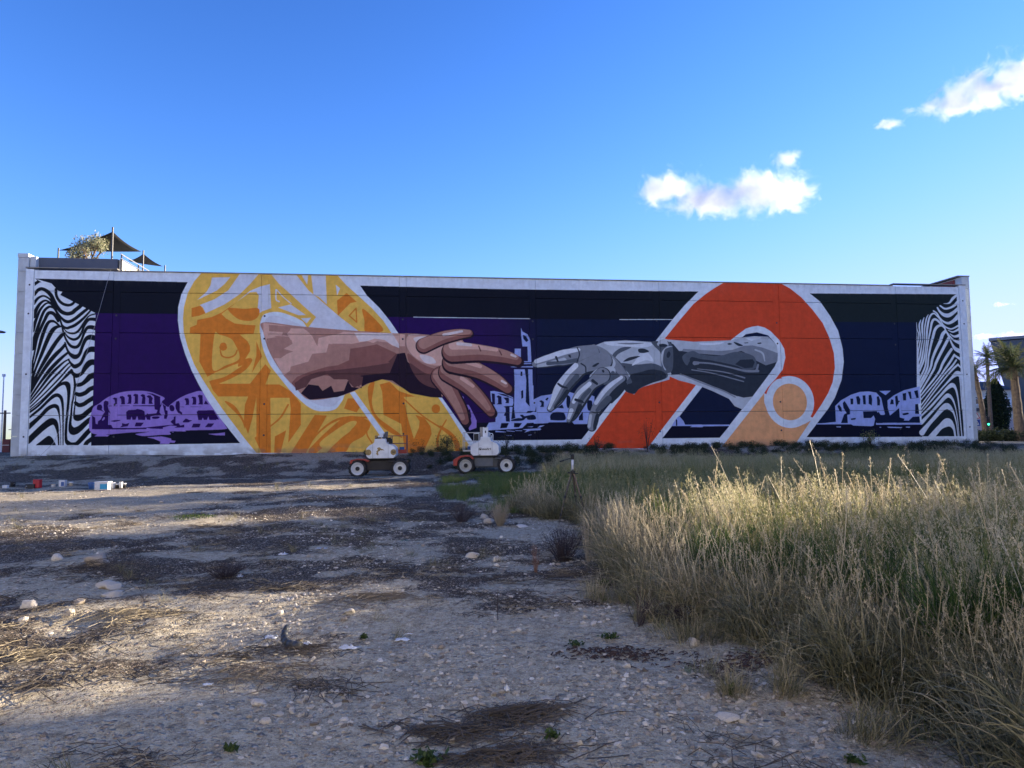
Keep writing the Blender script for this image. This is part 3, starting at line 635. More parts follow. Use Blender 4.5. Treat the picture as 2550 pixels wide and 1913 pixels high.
def paint_mural():
    SS = 2; ppm = PX * SS; Wd, Hd = int((S1 - S0) * ppm), int((H1 - H0) * ppm)
    img = np.zeros((Hd, Wd, 3), np.float32); img[:] = PAL['wh']
    def poly(P, col):
        P = np.array(P, float)[:, :2] / 100; X = (P[:, 0] - S0) * ppm; Y = (P[:, 1] - H0) * ppm
        y0, y1 = max(0, int(Y.min())), min(Hd - 1, int(Y.max()) + 1); X2 = np.roll(X, -1); Y2 = np.roll(Y, -1)
        for yy in range(y0, y1 + 1):
            c = yy + .5; k = ((Y <= c) & (Y2 > c)) | ((Y2 <= c) & (Y > c))
            if not k.any(): continue
            xs = np.sort(X[k] + (c - Y[k]) / (Y2[k] - Y[k]) * (X2[k] - X[k]))
            for a_, b_ in zip(xs[::2], xs[1::2]):
                a_ = max(0, int(round(a_))); b_ = min(Wd, int(round(b_)))
                if b_ > a_: img[yy, a_:b_] = col(a_, b_, yy) if callable(col) else col
    def stroke(P, col):
        Q = smooth_open(P) / 100.0; X = (Q[:, 0] - S0) * ppm; Y = (Q[:, 1] - H0) * ppm; Wr = Q[:, 2] * ppm / 2
        for i in range(len(Q) - 1):
            r = max(Wr[i], Wr[i + 1]) + 1
            xa, xb = int(max(0, min(X[i], X[i + 1]) - r)), int(min(Wd, max(X[i], X[i + 1]) + r + 1)); ya, yb = int(max(0, min(Y[i], Y[i + 1]) - r)), int(min(Hd, max(Y[i], Y[i + 1]) + r + 1))
            if xb <= xa or yb <= ya: continue
            gx_, gy_ = np.meshgrid(np.arange(xa, xb) + .5, np.arange(ya, yb) + .5); dx, dy = X[i + 1] - X[i], Y[i + 1] - Y[i]; L = dx * dx + dy * dy + 1e-9
            t = np.clip(((gx_ - X[i]) * dx + (gy_ - Y[i]) * dy) / L, 0, 1); dd = np.hypot(gx_ - X[i] - t * dx, gy_ - Y[i] - t * dy)
            img[ya:yb, xa:xb][dd < Wr[i] + t * (Wr[i + 1] - Wr[i])] = col
    def grad(keys):
        def f(a_, b_, yy):
            s = (np.arange(a_, b_) / ppm + S0)
            return np.stack([np.interp(s, [k[0] for k in keys], [k[1][c] for k in keys]) for c in range(3)], -1)
        return f
    for l in MURAL.strip().split('\n'):
        q = l.split(); P = [tuple(map(float, t.split(','))) for t in q[2:]]; c = PAL.get(q[1])
        if q[1] == 'back': c = grad([(-23, PAL['pur']), (-4, PAL['pur']), (-1, PAL['pur3']), (2.0, PAL['nav']), (31, PAL['nav'])])
        if q[1] == 'ceil': c = grad([(-23, PAL['ceil']), (5, PAL['ceil']), (20, PAL['ceil2']), (31, PAL['ceil2'])])
        if q[1] == 'nav' and P[0][0] < 100: c = grad([(-10, PAL['pur']), (-3, PAL['pur']), (0, PAL['nav']), (31, PAL['nav'])])
        if q[1] == 'lav': c = grad([(-23, PAL['lavp']), (-6, PAL['lavp']), (-2, PAL['lav']), (31, PAL['lav'])])
        if q[0] == 'L': stroke(P, c(0, 1, 0)[0] if callable(c) else c)
        elif q[0] == 'S': poly(smooth_closed(P), c)
        else: poly(P, c)
    # hand made look: slight unevenness of the coats, streaks of grime and rain under the top edge and splashes along the base
    yy, xx = np.mgrid[0:Hd, 0:Wd][0].astype(np.float32) / ppm + H0, np.mgrid[0:Hd, 0:Wd][1].astype(np.float32) / ppm + S0
    m1 = fbm(xx * .8, yy * .8, 3, 41); st = fbm(xx * 7, yy * .35, 3, 51)
    img *= (1 + (m1 - .5) * .13 + (st - .5) * .10)[..., None]
    top = np.clip((yy - 8.9) / .9, 0, 1) * np.clip((st - .45) * 4, 0, 1) * .16
    bot = np.clip((-.35 - yy) / .5, 0, 1) * np.clip((fbm(xx * 1.5, yy * 3, 4, 61) - .42) * 5, 0, 1) * .5
    g = np.array((.20, .18, .15), np.float32)
    for mk in (top, bot): img = img * (1 - mk[..., None]) + g * mk[..., None]
    h2, w2 = Hd // 2 * 2, Wd // 2 * 2
    img = img[:h2, :w2].reshape(h2 // 2, 2, w2 // 2, 2, 3).mean((1, 3)); im = bpy.data.images.new('mural_paint', w2 // 2, h2 // 2, float_buffer=True)
    im.colorspace_settings.name = 'Linear Rec.709'
    buf = np.ones((h2 // 2, w2 // 2, 4), np.float32); buf[..., :3] = np.clip(img, 0, 1); im.pixels.foreach_set(buf.ravel()); im.update(); im.pack(); return im
ILL = (.43, .60, .98)
def al(r, g, b, k=1.0):
    c = lin(r, g, b); return tuple(min(.84, .78 * c[i] / ILL[i] * k) for i in range(3))
PAL = dict(wh=(.78, .84, .88), gw=(.72, .73, .77), zb=(.002, .005, .010), zb2=(.012, .020, .024), zw=(.76, .81, .85), ceil=(.0015, .004, .013), ceil2=(.010, .018, .018),
    pur=(.022, .0015, .085), pur2=(.02, .004, .07), pur3=(.022, .005, .075), nav=(.003, .010, .042), floor=(.0015, .003, .018), lav=(.38, .46, .80), lavp=(.34, .22, .62),
    yel=(.92, .54, .095), ora=(.82, .24, .025), red=(.74, .075, .022), pea=(.88, .42, .18),
    sk0=(.84, .70, .64), sk1=(.78, .46, .35), sk2=(.50, .255, .19), sk3=(.30, .12, .095), sk4=(.15, .06, .055), sk5=(.020, .008, .022), sk6=(.022, .010, .02),
    wh2=(.76, .80, .84), rb1=(.54, .58, .61), rb2=(.26, .28, .31), rb4=(.105, .125, .15), rb3=(.030, .040, .055))
mural_img = paint_mural()
def mural_material():
    m, n, p, out = mat_new('painted_concrete'); uv = N(n, 'ShaderNodeUVMap', uv_map='UVMap'); t = N(n, 'ShaderNodeTexImage', extension='EXTEND', interpolation='Linear'); t.image = mural_img
    n.links.new(uv.outputs[0], t.inputs['Vector']); tc = N(n, 'ShaderNodeTexCoord')
    nz = N(n, 'ShaderNodeTexNoise', i_Scale=3.0, i_Detail=10.0, i_Roughness=.65); n.links.new(tc.outputs['Object'], nz.inputs['Vector'])
    r = ramp(n, nz.outputs['Fac'], [(.3, (.84, .84, .84)), (.7, (1.06, 1.06, 1.06))])
    mx = N(n, 'ShaderNodeMix', data_type='RGBA', blend_type='MULTIPLY'); mx.inputs[0].default_value = 1; n.links.new(t.outputs[0], mx.inputs[6]); n.links.new(r.outputs[0], mx.inputs[7])
    n.links.new(mx.outputs[2], p.inputs['Base Color']); p.inputs['Roughness'].default_value = .62; p.inputs['Specular IOR Level'].default_value = .15
    n2 = N(n, 'ShaderNodeTexNoise', i_Scale=40.0, i_Detail=6.0); n.links.new(tc.outputs['Object'], n2.inputs['Vector'])
    b = N(n, 'ShaderNodeBump', i_Strength=.4, i_Distance=.01); n.links.new(n2.outputs['Fac'], b.inputs['Height']); n.links.new(b.outputs[0], p.inputs['Normal']); return m
M_mur = mural_material()
M_conc = plain('white_concrete', (.52, .56, .57), .8, var=.10, scale=2, bump=.01, dirt=(.25, .24, .2))
M_joint = plain('joint_mortar', (.06, .06, .065), .9, scale=3)
M_cop = plain('coping_metal', (.22, .20, .17), .6, var=.25, scale=1.5, dirt=(.08, .07, .06))
M_blue = plain('terrace_render', (.085, .10, .135), .8, var=.08, scale=2)
M_redfas = plain('red_fascia', (.22, .045, .035), .7, var=.12, scale=2)
M_roof = plain('roof_gravel', (.25, .24, .22), .95, scale=4)
M_dark = plain('black_steel', (.03, .03, .034), .5, scale=8)
M_steel = plain('galvanised_steel', (.45, .46, .47), .4, metal=.7, scale=9)
M_cream = plain('cream_cladding', (.62, .56, .42), .7, scale=4)
bld = thing('mural_building', 'long low white concrete building whose whole front wall is a painted mural of two arms', 'building', wl(0, 0, -.95))
binv = Matrix.Translation(Vector(wl(0, 0, -.95))).inverted()
def wbox(s0, s1, n0, n1, h0, h1, name, mat, uvs=False, parent=bld, **kw):
    vs = [Vector(wl(s, n, h)) for h in (h0, h1) for (s, n) in ((s0, n1), (s1, n1), (s1, n0), (s0, n0))]
    if parent is bld: vs = [binv @ v for v in vs]
    b = MB().add(vs, [(0, 1, 5, 4), (1, 2, 6, 5), (2, 3, 7, 6), (3, 0, 4, 7), (0, 3, 2, 1), (4, 5, 6, 7)])
    me = b.mesh(name, mat)
    if uvs:
        uv = me.uv_layers.new(name='UVMap'); co = [(s, h) for h in (h0, h1) for s in (s0, s1, s1, s0)]
        for lp in me.loops:
            s, h = co[lp.vertex_index]; uv.data[lp.index].uv = ((s - S0) / (S1 - S0), (h - H0) / (H1 - H0))
    return link(name, me, parent, **kw)
JS = [-23.25, -14.9, -6.72, 1.35, 9.42, 17.6, 26.0]; LW, RW = -27.78, 30.88
rows = [-1.25, 1.394, 3.794, 6.194, 8.594, 9.80]; cw = .2; gp = .015
edges = [LW] + JS + [RW]
for i in range(8):
    a0 = edges[i] + (cw if i else 0) + gp; a1 = edges[i + 1] - (cw if i < 7 else 0) - gp
    for k in range(5):
        off = random.uniform(-.004, .004)
        if k == 4 and i == 0: pass
        wbox(a0, a1, -.20, off, rows[k] + gp * (k > 0), rows[k + 1] - gp * (k < 4), 'panel', M_mur, True)
for j in JS: wbox(j - cw, j + cw, -.22, -.018, -1.25, 9.80, 'column', M_mur, True)
wbox(-28.22, LW - .012, -.25, .02, -1.25, 9.86, 'corner_column', M_mur, True)
wbox(RW + .012, 31.38, -.25, .02, -1.25, 9.92, 'corner_column', M_mur, True)
wbox(-28.2, 31.36, -.30, -.22, -1.25, 9.78, 'backing_wall', M_joint)
# coping, in lengths
ce = [-28.25] + JS + [31.4]
for i in range(8): wbox(ce[i] + .01, ce[i + 1] - .01, -.36, .045, 9.805 if 0 < i < 7 else 9.925, 9.87 if 0 < i < 7 else 9.985, 'coping', M_cop)
# side walls (set back, taller), with their joints
for sgn, (a0, a1) in ((-1, (-28.85, -28.26)), (1, (31.42, 32.0))):
    hh = [-1.25] + [-1.0 + 1.2 * k for k in range(1, 10)] + [10.62]
    hh = [h for h in hh if h < 10.3] + [10.62]
    for k in range(len(hh) - 1): wbox(a0, a1, -.9, -.35, hh[k] + .01, hh[k + 1] - .008, 'side_wall_panel', M_conc)
    wbox(a0 + .02, a1 - .02, -46, -.905, -1.25, 10.60, 'side_wall', M_conc)
wbox(31.30, 31.415, -30, -.95, 8.9, 10.50, 'red_parapet_lining', M_redfas)
wbox(31.15, 32.05, -46, -.34, 10.625, 10.70, 'parapet_cap', M_cop)
wbox(-28.24, 31.28, -46, -.31, 8.9, 9.1, 'roof', M_roof)
wbox(-28.24, 31.4, -46.4, -46.01, -1.25, 9.7, 'rear_wall', M_conc)
# corner pillar tops at left
wbox(-28.88, -28.3, -1.0, -.34, 10.63, 10.86, 'pillar_cap', M_conc)
wbox(-28.22, -27.9, -.9, -.4, 9.9, 10.70, 'corner_post', M_conc)
# terrace parapet in blue grey, its side going back in cream boards
wbox(-28.0, -23.55, -1.0, -.7, 9.0, 10.72, 'terrace_wall', M_blue)
for j, h in [(-28.0, 3.8), (-28.0, -0.6), (-27.98, 7.35)]: pass
bolt = MB().lathe([(0, .012), (.05, .012), (.06, .0)], (0, 0, 0), 'Y', 10).mesh('bolt_cover', plain('bolt_plate', (.03, .032, .045), .6))
for j in [-28.0] + JS + [31.13]:
    for h in (5.9, 7.2) if j not in (-28.0, 31.13) else (.2, 3.8, 7.2, 8.9):
        o = link('bolt_cover', bolt, bld); o.location = binv @ Vector(wl(j, .012 if abs(j) > 27 else -.006, h + random.uniform(-.1, .1))); o.rotation_euler = (0, 0, TH)
        o.scale = (1, -1, 1)
    if j not in (-28.0, 31.13):
        for h in (0.15, 2.0): 
            o = link('bolt_cover', bolt, bld); o.location = binv @ Vector(wl(j + .05, -.006, h)); o.rotation_euler = (0, 0, TH); o.scale = (1, -1, 1)
# roof terrace fence: posts, rail, boards
fen = thing('terrace_fence', 'sunlit cream board fence with a sloping steel rail on the roof terrace', 'fence', wl(-23.5, -.8, 9.1))
finv = Matrix.Translation(Vector(wl(-23.5, -.8, 9.1))).inverted()
def fb(name, mat, s0, s1, n0, n1, h0, h1): 
    o = wbox(s0, s1, n0, n1, h0, h1, name, mat, parent=None); o.parent = fen; o.matrix_parent_inverse = finv; return o
for k in range(16):
    fb('board', M_cream, -23.46, -23.41, -1.45 - k * .8, -.75 - k * .8, 9.1, 10.75)
for k in range(6): fb('post', M_dark, -23.39, -23.33, -.82 - k * 2.55, -.74 - k * 2.55, 9.1, 11.0)
o = MB().cyl(finv @ Vector(wl(-23.35, -.6, 11.02)), finv @ Vector(wl(-23.35, -13.8, 11.02)), .035, n=8).build('top_rail', M_steel, fen)
o = MB().cyl(finv @ Vector(wl(-23.33, -.6, 10.75)), finv @ Vector(wl(-23.33, -13.8, 10.75)), .02, n=8).build('lower_rail', M_steel, fen)
# shade sails
M_sail = plain('sail_cloth', (.004, .004, .005), .8, scale=10)
def sail_thing(label, corners, posts, base):
    t = thing('shade_sail', label, 'shade sail', base); iv = Matrix.Translation(Vector(base)).inverted(); n = 14
    A, B, C = [Vector(c) for c in corners]; ctr = (A + B + C) / 3; vs = []; fs = []; idx = {}
    for i in range(n + 1):
        for j in range(n + 1 - i):
            a_, b_ = i / n, j / n; c_ = 1 - a_ - b_; p = A * a_ + B * b_ + C * c_
            e = (a_ * b_ + b_ * c_ + c_ * a_); edge = min(a_, b_, c_)
            pull = .26 * e * (1 - 3 * edge) * 1.0
            p = p + (ctr - p) * pull * .9; p.z -= .25 * e; idx[i, j] = len(vs); vs.append(iv @ p)
    for i in range(n):
        for j in range(n - i):
            fs.append((idx[i, j], idx[i + 1, j], idx[i, j + 1]))
            if j < n - i - 1: fs.append((idx[i + 1, j], idx[i + 1, j + 1], idx[i, j + 1]))
    o = MB().add(vs, fs).build('sail', M_sail, t, True); s_ = o.modifiers.new('thick', 'SOLIDIFY'); s_.thickness = .01
    for (p, q) in posts: MB().cyl(iv @ Vector(p), iv @ Vector(q), .055, n=8).build('post', M_dark, t)
    return t
def W(s, n, h): return wl(s, n, h)
def dn(p, h=9.1): return (p[0], p[1], h + EYE)
A_, B_, C_ = atd(281, 577, 42.0), atd(146, 624, 47), atd(352, 627, 48); tp_ = atd(281, 566, 41.95); lp_ = atd(146, 618, 47.05)
sail_thing('larger black triangular shade sail over the roof terrace, beside the olive tree', [A_, B_, C_], [(dn(tp_), tp_), (dn(lp_), lp_)], dn(tp_))
A_, B_, C_ = atd(357, 632, 50.0), atd(318, 650, 56), atd(406, 664, 54); tp_ = atd(357, 624, 49.95); lp_ = atd(411, 661, 54.1)
sail_thing('smaller black triangular shade sail behind the sloping terrace rail', [A_, B_, C_], [(dn(tp_), tp_), (dn(lp_), lp_)], dn(tp_))
# thin cable hanging over the left part of the facade
cb = MB(); pts = [Vector(wl(s, n, h)) for s, n, h in ((-23.6, .08, 9.9), (-24.1, .14, 7.6), (-24.9, .2, 4.2), (-25.6, .3, 1.4), (-26.2, .5, -.2), (-26.6, 1.2, -.98), (-27.0, 3.2, -1.2))]
cb.tube(pts, .009, 5); cb.build('cable', plain('pale_cable', (.35, .35, .38), .6), label='thin pale cable hanging from the roof edge down the left side of the mural', cat='cable')
# ------------------------------------------------------------------ added buildings on the sun side, unseen, shaped to cast the evening shade
M_wallw = plain('white_render', (.58, .56, .52), .85, scale=.6, dirt=(.3, .28, .24))
M_glass = plain('window_glass', (.04, .05, .06), .15, scale=2, spec=.6)
M_tan = plain('tan_render', (.42, .35, .27), .85, scale=.6)
def block(name, label, x0, x1, y0, y1, h, mat, group=None):
    t = thing(name, label, 'building', ((x0 + x1) / 2, (y0 + y1) / 2, -.1)); 
    if group: t['group'] = group
    sx, sy = (x1 - x0), (y1 - y0)
    MB().box((0, 0, h / 2), (sx, sy, h)).build('wall', mat, t); MB().box((0, 0, h + .15), (sx + .5, sy + .5, .3)).build('roof', M_cop, t)
    wm = MB().box((0, 0, 0), (.12, 1.6, 1.4)).mesh('window', M_glass)
    nfl = int(h // 3.4); nw = int(sy // 3.2)
    for k in range(nfl):
        for j in range(nw):
            o = link('window', wm, t); o.location = (-sx / 2 - .02, -sy / 2 + (j + .5) * sy / nw, 1.9 + k * 3.3)
    return t
block('added_block', 'white flat roofed block on the right of the lot, unseen, added for its shade', 62.5, 76, 19, 33.1, 20, M_wallw)
block('shade_tower', 'narrow tan tower right of the lot, unseen, added for its band of shade', 62.5, 68, 39.4, 42.7, 20, M_tan)
block('shade_block', 'low tan block between the white block and the narrow tower, out of the picture', 62.5, 75, 33.5, 39.0, 11.7, M_tan)
block('shade_block', 'long tan block beyond the narrow tower, out of the picture', 62.5, 75, 43.1, 66, 12.5, M_tan)
def row_block(label, x0, x1, y0, y1, h, mat):      # added unseen blocks behind the camera, sunlit fronts bounce light onto the lot
    t = thing('added_block', label, 'building', ((x0 + x1) / 2, (y0 + y1) / 2, -.1)); sx, sy = x1 - x0, y1 - y0
    MB().box((0, 0, h / 2), (sx, sy, h)).build('wall', mat, t); MB().box((0, 0, h + .15), (sx + .5, sy + .5, .3)).build('roof', M_cop, t)
    wm = MB().box((0, 0, 0), (1.3, .12, 1.4)).mesh('window', M_glass)
    for k in range(int(h // 3.2)):
        for j in range(int(sx // 4.5)):
            o = link('window', wm, t); o.location = (-sx / 2 + (j + .5) * sx / int(sx // 4.5), sy / 2 + .02, 1.9 + k * 3.2)
M_wh2 = plain('bright_white_render', (.80, .79, .76), .85, scale=.4)
row_block('long white apartment block behind the camera, unseen, added to bounce sunlight', -20, 34, -30, -15, 24, M_wh2)
row_block('white apartment block behind the camera on the left, unseen, added to bounce sunlight', -74, -23, -30, -14, 22, M_wh2)
row_block('lower white block behind the camera on the right, unseen, added to bounce sunlight', 37, 60, -30, -14, 18, M_wh2)
# ------------------------------------------------------------------ boom lifts
M_lw = plain('lift_white_paint', (.74, .75, .74), .35, scale=3, dirt=(.3, .28, .25), dirtamt=.25)
M_lr = plain('lift_red_paint', (.38, .035, .022), .4, scale=4, dirt=(.12, .09, .07), dirtamt=.4)
M_nav = plain('lift_dark_chassis', (.006, .006, .012), .5, scale=5, dirt=(.05, .045, .04), dirtamt=.25)
M_grey = plain('lift_grey_chassis', (.07, .08, .095), .55, scale=5, dirt=(.12, .11, .09), dirtamt=.4)
M_tyre = plain('tyre_rubber', (.022, .021, .020), .9, scale=12, dirt=(.12, .10, .08), dirtamt=.55)
M_rim = plain('rim_white', (.66, .67, .66), .45, scale=6, dirt=(.22, .19, .15), dirtamt=.35)
M_rim2 = plain('rim_muddy', (.50, .50, .46), .6, scale=6, dirt=(.16, .13, .09), dirtamt=.8)
M_gold = plain('gold_mark', (.33, .22, .07), .5, var=.3)
M_black = plain('black_plastic', (.015, .015, .016), .6)
M_rust = plain('rusty_rail', (.24, .09, .06), .6, metal=.2, scale=14, dirt=(.35, .3, .28))
M_bluebox = plain('blue_plastic', (.03, .09, .28), .45)
def wheel(parent, x, y, z, face, rim, R=.42, Wd=.34):
    o = MB().lathe([(.29, -Wd / 2 + .02), (.34, -Wd / 2), (.40, -Wd / 2 + .03), (R, -Wd / 2 + .08), (R, Wd / 2 - .08), (.40, Wd / 2 - .03), (.34, Wd / 2), (.29, Wd / 2 - .02), (.29, -Wd / 2 + .02)], (0, 0, 0), 'Y', 40).build('wheel', M_tyre, parent, True)
    o.location = (x, y, z)
    tr = MB()
    for k in range(26):
        a_ = k / 26 * 2 * math.pi; M = Matrix.Rotation(a_, 4, 'Y') @ Matrix.Translation((0, (.08 if k % 2 else -.08) * 1, R)) @ Matrix.Rotation(.5 if k % 2 else -.5, 4, 'Z')
        tr.box((0, 0, 0), (.045, .17, .03), M=M)
    tr.build('tread', M_tyre, o)
    f = face
    MB().lathe([(.0, f * .06), (.11, f * .06), (.13, f * .03), (.24, f * .05), (.265, f * .12), (.30, f * .165), (.305, f * .13)], (0, 0, 0), 'Y', 36).build('rim', rim, o, True)
    h = MB().lathe([(0, f * .14), (.05, f * .14), (.055, f * .10), (.10, f * .085), (.105, f * .03)], (0, 0, 0), 'Y', 18)
    for k in range(8):
        a_ = k / 8 * 2 * math.pi; h.box((.088 * math.cos(a_), f * .10, .088 * math.sin(a_)), (.025, .05, .025))
    h.build('hub', M_black, o)
    return o
def rails(mb, x0, x1, y0, y1, zb, zt, zm, r=.017):
    for z in (zt, zm): mb.tube([(x0, y0, z), (x1, y0, z), (x1, y1, z), (x0, y1, z), (x0, y0, z)], r, 7)
    for x, y in ((x0, y0), (x1, y0), (x1, y1), (x0, y1), ((x0 + x1) / 2, y0), ((x0 + x1) / 2, y1)): mb.cyl((x, y, zb), (x, y, zt), r, n=7)
def oct_body(x0, x1, zb, zs, zt, nx0, nx1, c=.12):
    # counterweight hood with sloping shoulders and a raised neck
    return [(x0 + c, zb), (x1 - c, zb), (x1, zb + c * .9), (x1, zs - .18), (x1 - .14, zs - .04), (nx1 + .10, zs + .03), (nx1 + .02, zs + .10), (nx1, zt), (nx0, zt), (nx0 - .02, zs + .10), (nx0 - .10, zs + .03), (x0 + .14, zs - .04), (x0, zs - .18), (x0, zb + c * .9)]
def textpart(txt, size, mat, parent, loc, bold=.0):
    cu = bpy.data.curves.new('lettering', 'FONT'); cu.body = txt; cu.size = size; cu.extrude = .003; cu.align_x = 'LEFT'; cu.offset = bold
    ob = bpy.data.objects.new('tmp_text', cu); me = bpy.data.meshes.new_from_object(ob); bpy.data.objects.remove(ob); me.materials.clear(); me.materials.append(mat)
    o = link('lettering', me, parent); o.rotation_euler = (R_(90), 0, 0); o.location = loc; return o
def boom_lift(which, loc, rz, label):
    t = thing('boom_lift', label, 'boom lift', loc, rz, 'boom lifts parked by the mural')
    A = which == 1; ch = M_nav if A else M_grey
    rim = M_rim if A else M_rim2
    for x in (-1.0, 1.0):
        wheel(t, x, -.62, .42, -1, M_rim if (A or x > 0) else M_rim2); wheel(t, x, .62, .42, 1, rim)
    cz = MB().box((0, 0, .56), (1.36, 1.0, .50)).box((0, 0, .84), (1.7, .7, .10)).build('chassis', ch, t, bevel=.03)
    if not A:
        MB().box((-.12, -.53, .58), (.92, .06, .42)).build('chassis_cover', plain('grey_blue_panel', (.10, .12, .15), .5, dirt=(.16, .14, .11)), t, bevel=.015)
        hs = MB(); hs.tube([(.35, -.5, .78), (.6, -.55, .84), (.85, -.5, .72)], .03, 7).tube([(.35, -.45, .68), (.7, -.5, .70), (.9, -.4, .5)], .025, 7); hs.build('hose', M_black, t)
    for x in (-1, 1): MB().cyl((x, -.62, .42), (x, .62, .42), .06, n=10).build('axle', ch, t)
    fl = [(-1.36, .66), (-1.32, .84), (-1.0, .90), (-.62, .88), (-.42, .80), (-.5, .74), (-.72, .82), (-1.0, .85), (-1.2, .80), (-1.28, .66)]
    if not A: fl = [(-1.60, .42), (-1.62, .70), (-1.30, .90), (-.95, .94), (-.70, .90), (-.58, .76), (-.66, .72), (-.78, .84), (-1.0, .87), (-1.25, .80), (-1.40, .62), (-1.42, .42)]
    MB().prism(fl, -.80, -.42).build('fender', M_lr, t, bevel=.012)
    MB().prism([(.45, .80), (1.3, .76), (1.34, .70), (.45, .72)], -.75, .75).build('deck', ch, t)
    MB().cyl((.0, 0, .86), (.0, 0, 1.0), .45, n=24).build('slew_ring', M_black, t)
    if A: x0, x1, nx0, nx1 = -.58, .80, -.19, .34
    else: x0, x1, nx0, nx1 = -.75, .64, -.26, .20
    zb, zs, zt = .90, 1.56, 1.83
    hood = MB().prism(oct_body(x0, x1, zb, zs, zt, nx0, nx1), -.80, .85).build('hood', M_lw, t, bevel=.03)
    for x in ((nx0 - .09, nx1 + .11)): MB().box((x, -.803, 1.24), (.008, .008, .66)).build('seam', M_black, hood)
    MB().box((0.02, -.2, .885), (x1 - x0 - .4, 1.1, .03)).build('skid_plate', M_black, t)
    if A:
        for x in (x0 + .05, x1 - .08): 
            MB().lathe([(0, -.004), (.135, -.004), (.14, .002)], (x + (.05 if x < 0 else -.02), -.803, 1.19), 'Y', 20).build('round_badge', M_gold, hood)
        b = MB(); q = [(.02, .26), (.07, .30), (.16, .31), (.22, .24), (.30, .22), (.38, .14), (.30, .17), (.22, .16), (.19, .19), (.15, .13), (.10, .12), (.07, .05), (.10, -.02), (.06, -.08), (.02, -.04), (-.03, 0), (.02, .06), (-.02, .10), (.03, .14), (.07, .20)]
        b.prism([(x - .10, z + 1.12) for x, z in q], -.809, -.804); b.build('emblem', M_gold, hood)
        textpart('N', .14, M_black, hood, (x1 - .15, -.812, 1.14), .004)
    else:
        textpart('snorkel', .148, M_black, hood, (-.185, -.806, 1.175), .0045)
        lg = MB()
        lg.prism([(-.345, 1.17), (-.215, 1.17), (-.215, 1.29), (-.31, 1.29), (-.345, 1.255)], -.807, -.803).build('logo_mark', M_black, hood)
        MB().prism([(-.325, 1.19), (-.27, 1.235), (-.325, 1.235)], -.812, -.808).prism([(-.30, 1.25), (-.235, 1.25), (-.235, 1.272), (-.30, 1.272)], -.812, -.808).build('logo_inlay', M_lw, hood)
        MB().box((-.3, -.806, .935), (.09, .006, .03)).build('sticker', M_black, hood)
    # boom folded over the machine, basket behind
    if A:
        MB().prism([(.20, 1.83), (.10, 1.86), (.22, 2.06), (.27, 2.17), (.40, 2.18), (.38, 1.86)], -.35, -.2).build('boom_knuckle', M_grey, t, bevel=.01)
        MB().box((.03, -.1, 1.93), (.22, .5, .12)).box((.10, .4, 2.0), (.16, 1.9, .18)).build('boom', M_lw, t, bevel=.015)
        MB().box((-.02, -.55, 1.875), (.20, .25, .06)).build('latch_plate', M_black, t)
        e = MB(); e.box((.42, -.3, 1.78), (.22, .3, .22)).box((.52, -.2, 1.70), (.16, .3, .24)).tube([(.35, -.45, 1.9), (.48, -.5, 1.84), (.55, -.4, 1.66)], .02, 6).tube([(-.22, -.4, 1.62), (-.2, -.4, 1.82), (-.1, -.3, 1.9)], .02, 6); e.build('hydraulic_unit', M_black, t)
        bs = MB(); rails(bs, -.36, 1.20, 1.15, 2.0, 1.1, 1.97, 1.58, .020); bk = bs.build('basket', M_rust, t)
        MB().box((.42, 1.57, 1.10), (1.6, .9, .05)).box((1.0, 1.12, 1.18), (.42, .05, .2)).build('basket_floor', M_lr, bk)
        MB().box((.98, 1.08, 1.34), (.24, .06, .14)).build('control_box', M_bluebox, bk)
    else:
        MB().box((-.04, -.35, 2.06), (.26, .28, .48)).build('boom_tower', M_lw, t, bevel=.02)
        MB().lathe([(0, -.004), (.028, -.004), (.028, .0)], (-.03, -.493, 2.10), 'Y', 14).lathe([(0, -.004), (.028, -.004), (.028, .0)], (-.03, -.493, 2.03), 'Y', 14).box((-.03, -.495, 2.065), (.056, .008, .07)).build('slot', M_black, t)
        MB().box((-.245, -.33, 2.07), (.13, .22, .46)).build('side_plate', plain('scuffed_plate', (.36, .33, .28), .6, scale=14, dirt=(.1, .06, .04), dirtamt=.8), t, bevel=.01)
        MB().box((-.04, -.48, 2.29), (.12, .06, .03)).build('tower_cap', M_black, t)
        MB().box((-.04, .6, 1.95), (.2, 1.9, .2)).build('boom', M_lw, t, bevel=.015)
        MB().box((-.50, -.1, 1.83), (.26, .3, .36)).build('engine_box', M_black, t, bevel=.02)
        rr = MB(); rr.tube([(.16, -.4, 1.98), (.30, -.4, 1.98), (.33, -.4, 1.92), (.33, -.4, 1.60)], .018, 7).tube([(-.62, -.4, 1.98), (-.36, -.4, 2.0), (-.36, -.4, 1.6)], .018, 7).tube([(.2, -.42, 1.72), (.27, -.42, 1.85), (.2, -.42, 1.93)], .012, 6); rr.build('guard_rail', M_lw, t)
        bs = MB(); rails(bs, -1.32, -.2, 1.15, 2.0, 1.12, 2.04, 1.60, .020); bk = bs.build('basket', M_steel, t)
        MB().box((-.76, 1.57, 1.10), (1.14, .9, .06)).build('basket_floor', M_steel, bk)
        MB().box((-.98, 1.3, 1.25), (.22, .2, .18)).build('control_box', M_bluebox, bk); MB().box((-.9, 1.2, 1.36), (.34, .2, .05)).build('tray', M_lw, bk)
    return t
l1 = at(944, 1186); boom_lift(1, (l1[0] - .06, l1[1] + .6, float(zf(l1[0], l1[1] + .6)) - .03), R_(5), 'white and red boom lift with a golden smudge emblem, parked before the yellow letter')
l2 = at(1212, 1178); boom_lift(2, (l2[0], l2[1] + .6, float(zf(l2[0], l2[1] + .6)) - .03), R_(-2), 'white boom lift lettered snorkel with grey chassis, standing in low grass')
